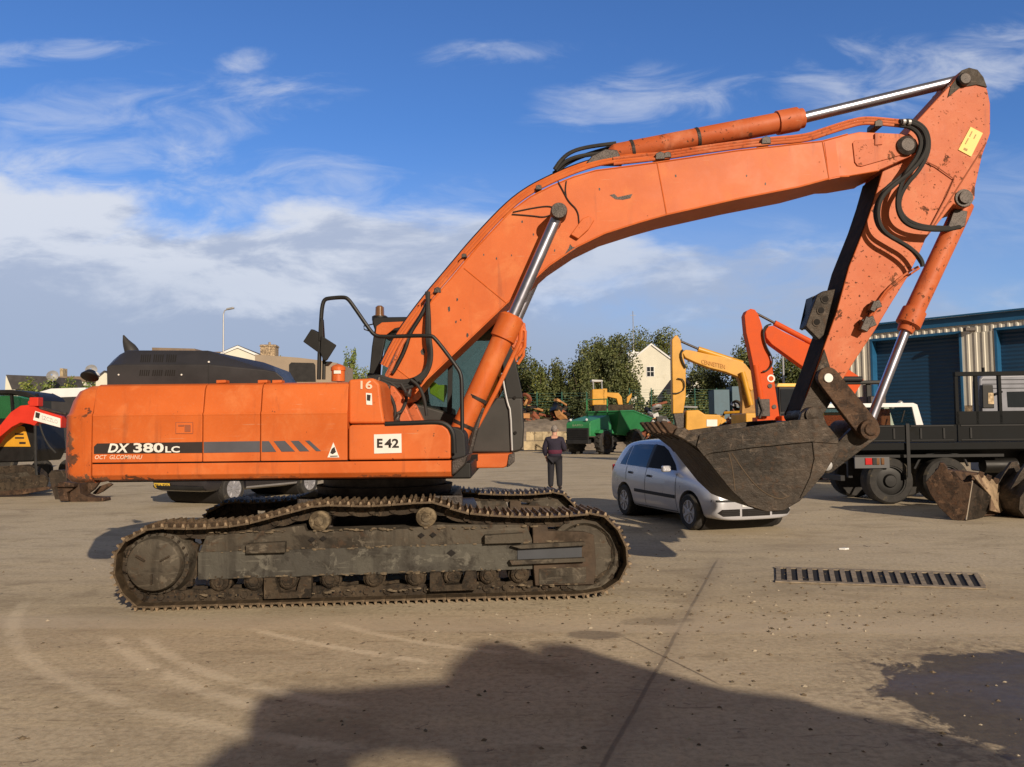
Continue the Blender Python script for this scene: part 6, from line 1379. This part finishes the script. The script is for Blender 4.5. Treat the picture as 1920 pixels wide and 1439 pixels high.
def grey_cab():
    Y = 20.5; t = thing('grey_lorry_cab', 'grey lorry cab with a black door mirror behind the tall side frame', 'lorry', (at(1890, 800, Y).x, Y, 0))
    c = put('cab', slab([(1836, 800), (1836, 712), (1842, 704), (1990, 700), (1990, 800)], Y, .35), GRY, t, bevel=.06)
    put('window', slab([(1890, 764), (1888, 735), (1930, 734), (1930, 764)], Y-.01, .01), GLD, c)
    for y in (712, 720, 728): put('body_line', slab([(1842, y), (1990, y-1), (1990, y), (1842, y+1)], Y-.012, .01), PLA, c)
    m = put('door_mirror', slab([(1843, 766), (1842, 722), (1862, 722), (1865, 766)], Y-.35, .15), BLK, t, bevel=.02)
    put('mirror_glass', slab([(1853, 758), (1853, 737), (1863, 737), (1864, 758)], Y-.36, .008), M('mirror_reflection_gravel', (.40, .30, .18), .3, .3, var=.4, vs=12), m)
    put('mirror_arm', MB().tube([at(1864, 740, Y-.28), at(1878, 735, Y)], .03), BLK, m)
    put('lower_cab', MB().b2(Vector((at(1836, 800, Y).x, Y+.02, .5)), at(1990, 800, Y+.5)), GRY, t, bevel=.05)
    for x in (1.2,):
        put('wheel', MB().lathe((at(1890, 800, Y).x, Y+.1, .5), (0, 1, 0), [(0, .3), (0, .46), (.03, .5), (.27, .5), (.3, .46), (.3, .3)], 24), TYR, t)
grey_cab()
def crane():
    Y = 27; p = at(1612, 800, Y); t = thing('lorry_crane', 'dark folded crane boom and post between the arm and the warehouse', 'crane', (p.x, Y, 0))
    put('post', MB().b2(Vector((at(1608, 0, Y).x, Y, 0)), at(1617, 722, Y+.3)), BLK, t, bevel=.03)
    put('jib', MB().b2(at(1582, 714, Y-.1), at(1660, 721, Y+.25)), BLK, t, bevel=.03)
    put('cylinder', MB().cyl(at(1580, 711, Y-.15), at(1616, 711, Y-.15), .09, n=12), PLA, t)
    put('base', MB().b2(Vector((at(1600, 0, Y).x, Y-.2, 0)), at(1632, 745, Y+1)), DKS, t, bevel=.05)
crane()
# ------------------------------------------------------------ loose buckets and attachments on the ground
def ground_bucket(name, label, loc, rz, W_, s, mat, group='digging buckets lying on the yard', tilt=0.):
    t = thing(name, label, 'digger bucket', tuple(loc), rz, group)
    out = [(.62, .98), (.52, 1.0), (.20, .93), (-.10, .70), (-.32, .45), (-.36, .20), (-.22, .04), (.05, .0), (.38, .03), (.70, .18), (.98, .42)]
    out = [(a*s, b*s) for a, b in out]; cen = Vector((.45*s, 0, .6*s))
    ins = [tuple((Vector((a, 0, b))+(cen-Vector((a, 0, b))).normalized()*.03)[i] for i in (0, 2)) for a, b in out]
    put('shell', MB().prism([(a, -W_/2, b) for a, b in out+ins[::-1]], (0, W_, 0)), mat, t, local=True, ang=40)
    for y in (-W_/2-.02, W_/2): put('side_wall', MB().prism([(a, y, b) for a, b in out], (0, .02, 0)), mat, t, local=True, bevel=.004)
    put('lip', MB().prism([(.95*s, -W_/2-.03, .38*s), (1.10*s, -W_/2-.03, .56*s), (1.06*s, -W_/2-.03, .60*s), (.92*s, -W_/2-.03, .44*s)], (0, W_+.06, 0)), mat, t, local=True)
    for k in range(4):
        y = -W_/2+k*(W_-.1)/3
        put('tooth', MB().prism([(1.04*s, y, .50*s), (1.22*s, y, .72*s), (1.16*s, y, .74*s), (1.0*s, y, .60*s)], (0, .1, 0)), mat, t, local=True, bevel=.008)
    for y in (-.22, .14):
        put('hinge_ear', MB().prism([(.40*s, y, .97*s), (.30*s, y, 1.18*s), (.16*s, y, 1.16*s), (-.02*s, y, .95*s), (-.28*s, y, .60*s), (-.05*s, y, .72*s)], (0, .07, 0)), mat, t, local=True, bevel=.01)
    return t
def corner_bucket():
    f = gnd(1811, 977); t = thing('digging_bucket', 'rusty toothed digging bucket standing on the concrete by the lorry wheel', 'digger bucket', (f.x, f.y, 0), 0, 'digging buckets lying on the yard')
    nA = Vector((-.55, -1, 0)).normalized(); nB = Vector((.62, -1, 0)).normalized(); nC = Vector((.75, -1, .35)).normalized()
    tp = on(1823, 903, f, nB)
    A = [on(x, y, f, nA) for x, y in ((1823, 903), (1811, 977), (1785, 975), (1761, 952), (1744, 926), (1735, 904), (1757, 880), (1775, 884), (1806, 905))]
    w = put('shell', MB().prism(A, nA*-.03), BKR, t, bevel=.01)
    B = [on(x, y, f, nB) for x, y in ((1823, 903), (1859, 931), (1857, 955), (1843, 971), (1811, 977))]
    put('side_wall', MB().prism(B, nB*-.03), BKT, t, bevel=.008)
    put('cutting_edge', MB().tube([on(1823, 902, f, nB), f+Vector((0, -.01, .02))], .014, 8), M('polished_edge', (.45, .38, .3), .4, .6), t)
    pC = on(1859, 931, f, nB)
    C_ = [on(x, y, pC, nC) for x, y in ((1825, 892), (1840, 889), (1880, 908), (1907, 923), (1903, 930), (1894, 944), (1876, 962), (1857, 957), (1859, 931))]
    put('lip', MB().prism(C_, nC*-.03), M('worn_tan_steel', (.33, .24, .15), .6, .2, var=.35, vs=5, chips=(((.12, .07, .045), 4., .55, .8),)), t, bevel=.006)
    back = [A[6]+Vector((.1, .25, 0)), A[4]+Vector((.1, .2, 0)), A[2]+Vector((.2, .2, 0)), Vector((C_[6].x, C_[6].y+.1, .03)), C_[5]+Vector((0, .15, 0)), C_[3]+Vector((0, .2, 0)), C_[1]+Vector((0, .2, 0))]
    put('back_shell', MB().prism(back, (.25, .35, 0)), BKR, t, bevel=.02)
    put('hinge_ear', MB().prism([on(x, y, f, nA) for x, y in ((1757, 881), (1762, 867), (1769, 868), (1776, 876), (1778, 884), (1768, 888))], nA*-.3), BKR, t, bevel=.02)
    put('hinge_ear', MB().prism([on(x, y, f+Vector((0, .3, 0)), nA) for x, y in ((1782, 886), (1790, 884), (1806, 903), (1812, 912), (1800, 908))], nA*-.1), BKR, t, bevel=.01)
    for k, (x, y) in enumerate(((1836, 890), (1850, 896), (1864, 902), (1878, 908))):
        q_ = on(x, y, pC, nC); put('tooth', MB().prism([q_+Vector((-.06, 0, -.03)), q_+Vector((.07, 0, -.06)), q_+Vector((.09, -.02, .03)), q_+Vector((.0, -.02, .06))], (.05, .09, 0)), BKR, t, bevel=.008)
corner_bucket()
q = gnd(1935, 975); ground_bucket('digging_bucket', 'dark bucket at the picture edge beside the rusty toothed one', (q.x+.05, q.y+.6, 0), R(10), .9, .85, BKT)
q = gnd(150, 942)
def grab():
    t = thing('rusty_grab', 'rusty brown grab attachment lying on the ground under the counterweight', 'grab', (q.x, q.y+.2, 0))
    z = lambda pts, Y, th, n, m=BKR: put(n, MB().prism(tr(pts, Y), (0, th, 0)), m, t, bevel=.02)
    Y = q.y
    z([(106, 912), (118, 908), (136, 908), (136, 918), (125, 924), (128, 940), (112, 940)], Y, .5, 'side_plate')
    z([(136, 908), (148, 906), (150, 925), (165, 932), (193, 934), (194, 940), (165, 944), (135, 943), (126, 938)], Y+.1, .4, 'claw')
    z([(100, 914), (112, 904), (140, 906), (138, 914)], Y-.1, .8, 'top_plate')
    z([(150, 926), (156, 912), (168, 904), (186, 904), (176, 918), (162, 928)], Y+.5, .12, 'claw')
    z([(172, 926), (186, 912), (204, 906), (210, 909), (192, 922), (180, 928)], Y+.9, .12, 'claw')
    z([(90, 890), (96, 882), (125, 882), (125, 940), (104, 940), (96, 915)], Y+.9, .3, 'back_plate', BKT)
grab()
# ------------------------------------------------------------ red mini digger at the far left
def mini():
    Y = 23.0; c = at(20, 850, Y); t = thing('red_mini_digger', 'red mini digger with white lettered boom at the left edge', 'mini digger', (c.x, Y, 0))
    pb = [(-60, 880), (-20, 825), (0, 797), (20, 773), (38, 761), (58, 759), (75, 768), (116, 781), (114, 803), (92, 797), (70, 792), (64, 799), (56, 796), (38, 793), (22, 801), (0, 819), (-20, 845), (-45, 890)]
    b = put('boom', slab(pb, Y-.6, .28), REDM, t, bevel=.02)
    put('boom_label', slab([(66, 771), (113, 785), (113, 802), (62, 788)], Y-.615, .01), WHT, b)
    put('label_badge', slab([(67, 773), (75, 775.5), (73, 785), (66, 783)], Y-.625, .008), BST, b)
    text('lettering', 'SZCZLO', 78, 778, 108, 795, Y-.63, M('pale_grey_letter', (.45, .42, .42), .6), b, place=lambda u, v: at(78+30*u, 778+9*u+8-7*v, Y-.63))
    put('cylinder', MB().cyl(at(55, 757, Y-.5), at(72, 752, Y-.5), .08, n=10).box(at(68, 754, Y-.5), (.25, .25, .25)), REDM, b, bevel=.02)
    put('arm_cylinder', MB().cyl(at(75, 766, Y-.55), at(125, 777, Y-.55), .05, n=10), DKS, b)
    h = put('house', slab([(-80, 870), (-80, 790), (-60, 785), (60, 785), (66, 800), (70, 845), (60, 866)], Y, 1.5), BLK, t, bevel=.05)
    put('side_panel', slab([(-60, 838), (-60, 812), (0, 810), (40, 799), (46, 801), (57, 838)], Y-.02, .018), YEL, h, bevel=.004)
    for q_ in ([(28, 813), (44, 813), (44, 816), (28, 816)], [(28, 820), (45, 820), (45, 823), (28, 823)], [(36, 829), (48, 829), (48, 833), (36, 833)]): put('panel_mark', slab(q_, Y-.026, .005), BST, h)
    fr = MB()
    for x, x2 in ((-60, -55), (22, 24), (62, 72)): fr.prism(tr([(x, 790), (x+4, 790), (x2-2, 738), (x2-6, 738)], Y+.1), (0, .08, 0))
    put('cab_frame', fr, BLK, t)
    put('cab_roof', slab([(-70, 738), (-66, 732), (20, 731), (50, 735), (68, 744), (74, 752), (60, 748), (20, 739)], Y, 1.4), BLK, t, bevel=.03)
    put('window', slab([(-55, 788), (-52, 741), (20, 741), (58, 750), (60, 788)], Y+1.35, .01), GLS, t)
    tk = MB(); put('track', slab([(-70, 925), (-80, 905), (-70, 880), (40, 872), (60, 876), (74, 888), (78, 905), (66, 922)], Y-.2, .4), DST, t, bevel=.03)
    put('track', slab([(-70, 925), (-80, 905), (-70, 880), (40, 872), (60, 876), (74, 888), (78, 905), (66, 922)], Y+1.2, .4), DST, t, bevel=.03)
    put('track_frame', slab([(-60, 912), (-60, 892), (50, 886), (60, 896), (50, 910)], Y-.23, .03), FRM, t, bevel=.01)
    put('blade', slab([(-70, 930), (-70, 905), (80, 890), (90, 897), (86, 915), (40, 922)], Y-1.0, .08), DST, t, bevel=.02)
    put('blade_edge', slab([(-70, 934), (-70, 929), (90, 913), (96, 917), (44, 927)], Y-1.1, .2), BKR, t)
    put('hose', MB().tube(tr([(66, 798), (66, 840), (67, 880), (72, 908), (80, 920)], Y-.8), .035, 6, smooth=2).tube(tr([(74, 795), (80, 815), (90, 835), (105, 850)], Y-.7), .025, 6, smooth=2), RUB, t)
mini()
def tractor_green():
    Y = 34; c = at(12, 800, Y); t = thing('green_machine', 'green machine seen through the cab of the red mini digger', 'machine', (c.x, Y, 0))
    put('body', slab([(-40, 820), (-40, 750), (0, 742), (22, 742), (24, 790), (30, 820)], Y, 2), GRN, t, bevel=.1)
    put('wheel', MB().lathe(Vector((at(5, 820, Y).x, Y-.2, .6)), (0, 1, 0), [(0, .3), (0, .55), (.05, .6), (.35, .6), (.4, .55)], 20), TYR, t)
tractor_green()
def tipper_white():
    Y = 30; t = thing('white_roofed_van', 'dark van with a white roof parked behind the red mini digger boom', 'van', (at(100, 800, Y).x, Y, 0))
    b = put('body', slab([(60, 850), (60, 746), (100, 744), (150, 742), (150, 850)], Y, 2.2), M('dark_van', (.035, .033, .035), .5), t, bevel=.08)
    put('roof', slab([(62, 747), (70, 736), (95, 729), (160, 727), (160, 744), (108, 746), (98, 738), (84, 747)], Y-.05, 2.3), WHP, b, bevel=.03)
    put('window', slab([(66, 770), (68, 752), (96, 750), (96, 772)], Y-.01, .01), GLD, b)
    for x in (78, 130): put('wheel', MB().lathe(Vector((at(x, 820, Y).x, Y-.05, .38)), (0, 1, 0), [(0, .2), (0, .34), (.04, .38), (.2, .38), (.24, .34)], 20), TYR, t)
tipper_white()
#SECTION person
# ------------------------------------------------------------ person
def skin(name, verts, edges, radii, mat, parent, sub=2, root=0):
    me = bpy.data.meshes.new(name); me.from_pydata(verts, edges, []); o = bpy.data.objects.new(name, me); COL.objects.link(o)
    sk = o.modifiers.new('skin', 'SKIN'); sk.use_smooth_shade = True
    for i, r in enumerate(radii):
        v = me.skin_vertices[0].data[i]; v.radius = r if isinstance(r, tuple) else (r, r); v.use_root = (i == root)
    s = o.modifiers.new('s', 'SUBSURF'); s.levels = s.render_levels = sub
    bpy.context.view_layer.update()
    m2 = bpy.data.meshes.new_from_object(o.evaluated_get(bpy.context.evaluated_depsgraph_get())); m2.materials.clear(); m2.materials.append(mat)
    o.modifiers.clear(); o.data = m2; m2.polygons.foreach_set('use_smooth', [True]*len(m2.polygons))
    o.parent = parent; RM[o.name] = RM[parent.name]; return o
def person():
    p = gnd(1041, 919); t = thing('person', 'person in a dark jumper with maroon bands seen from behind, head bowed', 'person', (p.x, p.y, 0), R(-8))
    # faces +y (away); local x to the right
    V = [(0, 0, .95), (0, -.01, 1.12), (0, -.02, 1.30), (0, -.02, 1.42), (0, .01, 1.50), (0, .04, 1.60), (0, .05, 1.68),
         (-.10, 0, .90), (-.11, .02, .50), (-.12, 0, .10), (-.13, .10, .05), (.10, 0, .90), (.11, .03, .50), (.12, 0, .10), (.13, .10, .05),
         (-.20, -.02, 1.40), (-.29, -.03, 1.14), (-.25, .10, .92), (-.23, .14, .84), (.20, -.02, 1.40), (.28, .0, 1.13), (.19, .24, 1.10), (.14, .30, 1.12)]
    E = [(0, 1), (1, 2), (2, 3), (3, 4), (4, 5), (5, 6), (0, 7), (7, 8), (8, 9), (9, 10), (0, 11), (11, 12), (12, 13), (13, 14), (3, 15), (15, 16), (16, 17), (17, 18), (3, 19), (19, 20), (20, 21), (21, 22)]
    Rr = [(.17, .12), (.165, .12), (.19, .12), (.15, .10), .06, .085, .07, .10, .075, .045, .04, .10, .075, .045, .04, .07, .055, .04, .035, .07, .055, .04, .035]
    b = skin('body', V, E, Rr, SKN, t)
    # clothes as fitted shells
    JV = V[:4]+V[15:17]+[V[17]]+V[19:21]+[V[21]]
    JV = [(0, 0, .88), (0, 0, 1.0), (0, -.01, 1.14), (0, -.02, 1.30), (0, -.02, 1.42), (0, .0, 1.475), (-.20, -.02, 1.40), (-.29, -.03, 1.14), (-.255, .09, .94), (.20, -.02, 1.40), (.28, .0, 1.13), (.20, .22, 1.10)]
    JE = [(0, 1), (1, 2), (2, 3), (3, 4), (4, 5), (4, 6), (6, 7), (7, 8), (4, 9), (9, 10), (10, 11)]
    j = skin('jumper', JV, JE, [(.205, .15), (.21, .155), (.205, .15), (.22, .145), (.175, .125), (.075, .075), .088, .078, .06, .088, .078, .06], JUM, t)
    TV = [(0, 0, .95), (-.10, 0, .86), (-.115, .02, .50), (-.125, 0, .07), (.10, 0, .86), (.115, .03, .50), (.125, 0, .07)]
    skin('trousers', TV, [(0, 1), (1, 2), (2, 3), (0, 4), (4, 5), (5, 6)], [(.185, .14), .125, .10, .078, .125, .10, .078], TRS, t)
    for s in (-1, 1): put('shoe', MB().ball((s*.13, .07, .05), .1, (.55, 1.35, .5)), BLK, t, local=True)
    put('jumper_band', MB().lathe((0, 0, 1.02), (0, 0, 1), [(0, .0)]+[(0, 1)]+[(.09, 1)], 8), MAR, j, local=True) if 0 else None
    rows = []
    for z in (1.00, 1.02, 1.10, 1.12):
        k = 1.0 if z in (1.02, 1.10) else .93
        rows.append([Vector((.205*k*math.cos(a*.2618), .152*k*math.sin(a*.2618), z)) for a in range(24)])
    put('jumper_band', MB().grid(rows, close=True), MAR, j, local=True)
    put('jumper_collar', MB().lathe((0, .0, 1.445), (0, .1, 1), [(0, .10), (.02, .095), (.05, .078), (.055, .07)], 18), MAR, j, local=True)
    h = put('hair', MB().ball((0, .015, 1.69), .105, (.84, .98, 1.05), 16), HAI, b, local=True)
    for s in (-1, 1): put('ear', MB().ball((s*.088, .05, 1.655), .028, (.45, .8, 1.1)), SKN, b, local=True)
    f = MB().ball((0, .145, 1.655), .02, (.8, 1, 1.2)); put('nose', f, SKN, b, local=True)
    for s in (-1, 1): put('eye', MB().ball((s*.032, .122, 1.69), .011), BLK, b, local=True)
    put('mouth', MB().ball((0, .128, 1.61), .02, (1.2, .4, .3)), MAR, b, local=True)
    for (c, dr, sx) in (((-.23, .14, .84), Vector((.05, .25, -1)).normalized(), 1), ((.14, .30, 1.12), Vector((-.6, .6, .3)).normalized(), -1)):
        c = Vector(c); n = Vector((1, 0, 0)) if abs(dr.x) < .5 else Vector((0, 0, 1)); side = dr.cross(n).normalized()
        hd = MB().ball(c+dr*.03, .042, (.8, .9, 1.0), 10)
        for k in range(4):
            o = c+dr*.05+side*(k-1.5)*.021; l = (.075, .085, .08, .062)[k]
            hd.tube([o, o+dr*l*.5+n*.006, o+dr*l*.85+n*.022*sx, o+dr*l+n*.04*sx], [.010, .0095, .009, .007], 6)
        o = c+side*.035+dr*.01; hd.tube([o, o+side*.02+dr*.03+n*.01, o+side*.02+dr*.06+n*.02], [.012, .011, .008], 6)
        put('hand', hd, SKN, b, local=True)
person()
#SECTION unseen
# ------------------------------------------------------------ unseen thin silhouette added behind the camera, cut to cast the foreground shadow
def caster():
    Yc = -3.2
    sh = [(300, 1500), (395, 1420), (430, 1392), (476, 1385), (480, 1330), (492, 1302), (530, 1300), (545, 1290), (620, 1292), (828, 1276), (850, 1240), (895, 1204), (950, 1204), (1000, 1222), (1008, 1207), (1062, 1206), (1130, 1228), (1220, 1255), (1360, 1292), (1480, 1306), (1560, 1330), (1700, 1356), (1790, 1380), (1900, 1420), (2050, 1500)]
    pts = []
    for x, y in sh:
        g_ = gnd(x, y); k = (g_.y-Yc)/SUND.y; pts.append(g_-SUND*k)
    t = thing('shadow_silhouette', 'unseen thin silhouette added behind the camera to cast the foreground shadow', 'shadow_caster', (pts[10].x, Yc, 0))
    lo = []
    for x, y in ((862, 1500), (852, 1398), (800, 1396), (740, 1393), (668, 1412), (655, 1500)):
        g_ = gnd(x, y); k = (g_.y-Yc)/SUND.y; lo.append(g_-SUND*k)
    b = put('body', MB().prism(pts+lo, (0, -.14, 0)), YEL, t)
    xs = (pts[0].x+1.0, pts[-1].x-1.4)
    for x in xs:
        for y in (Yc+.0, Yc-.8): put('wheel', MB().lathe((x, y-.25, .7), (0, 1, 0), [(0, .4), (0, .65), (.05, .7), (.45, .7), (.5, .65), (.5, .4)], 24), TYR, t)
    for x in xs: put('leg', MB().b2((x-.2, Yc-.14, .5), (x+.2, Yc-.01, 3.0)), YEL, t)
    put('window', MB().b2((pts[10].x+.2, Yc+.01, 3.0), (pts[14].x+.2, Yc+.03, 3.2)), GLD, b)  # pane, wheels and posts only furnish the added silhouette
caster()
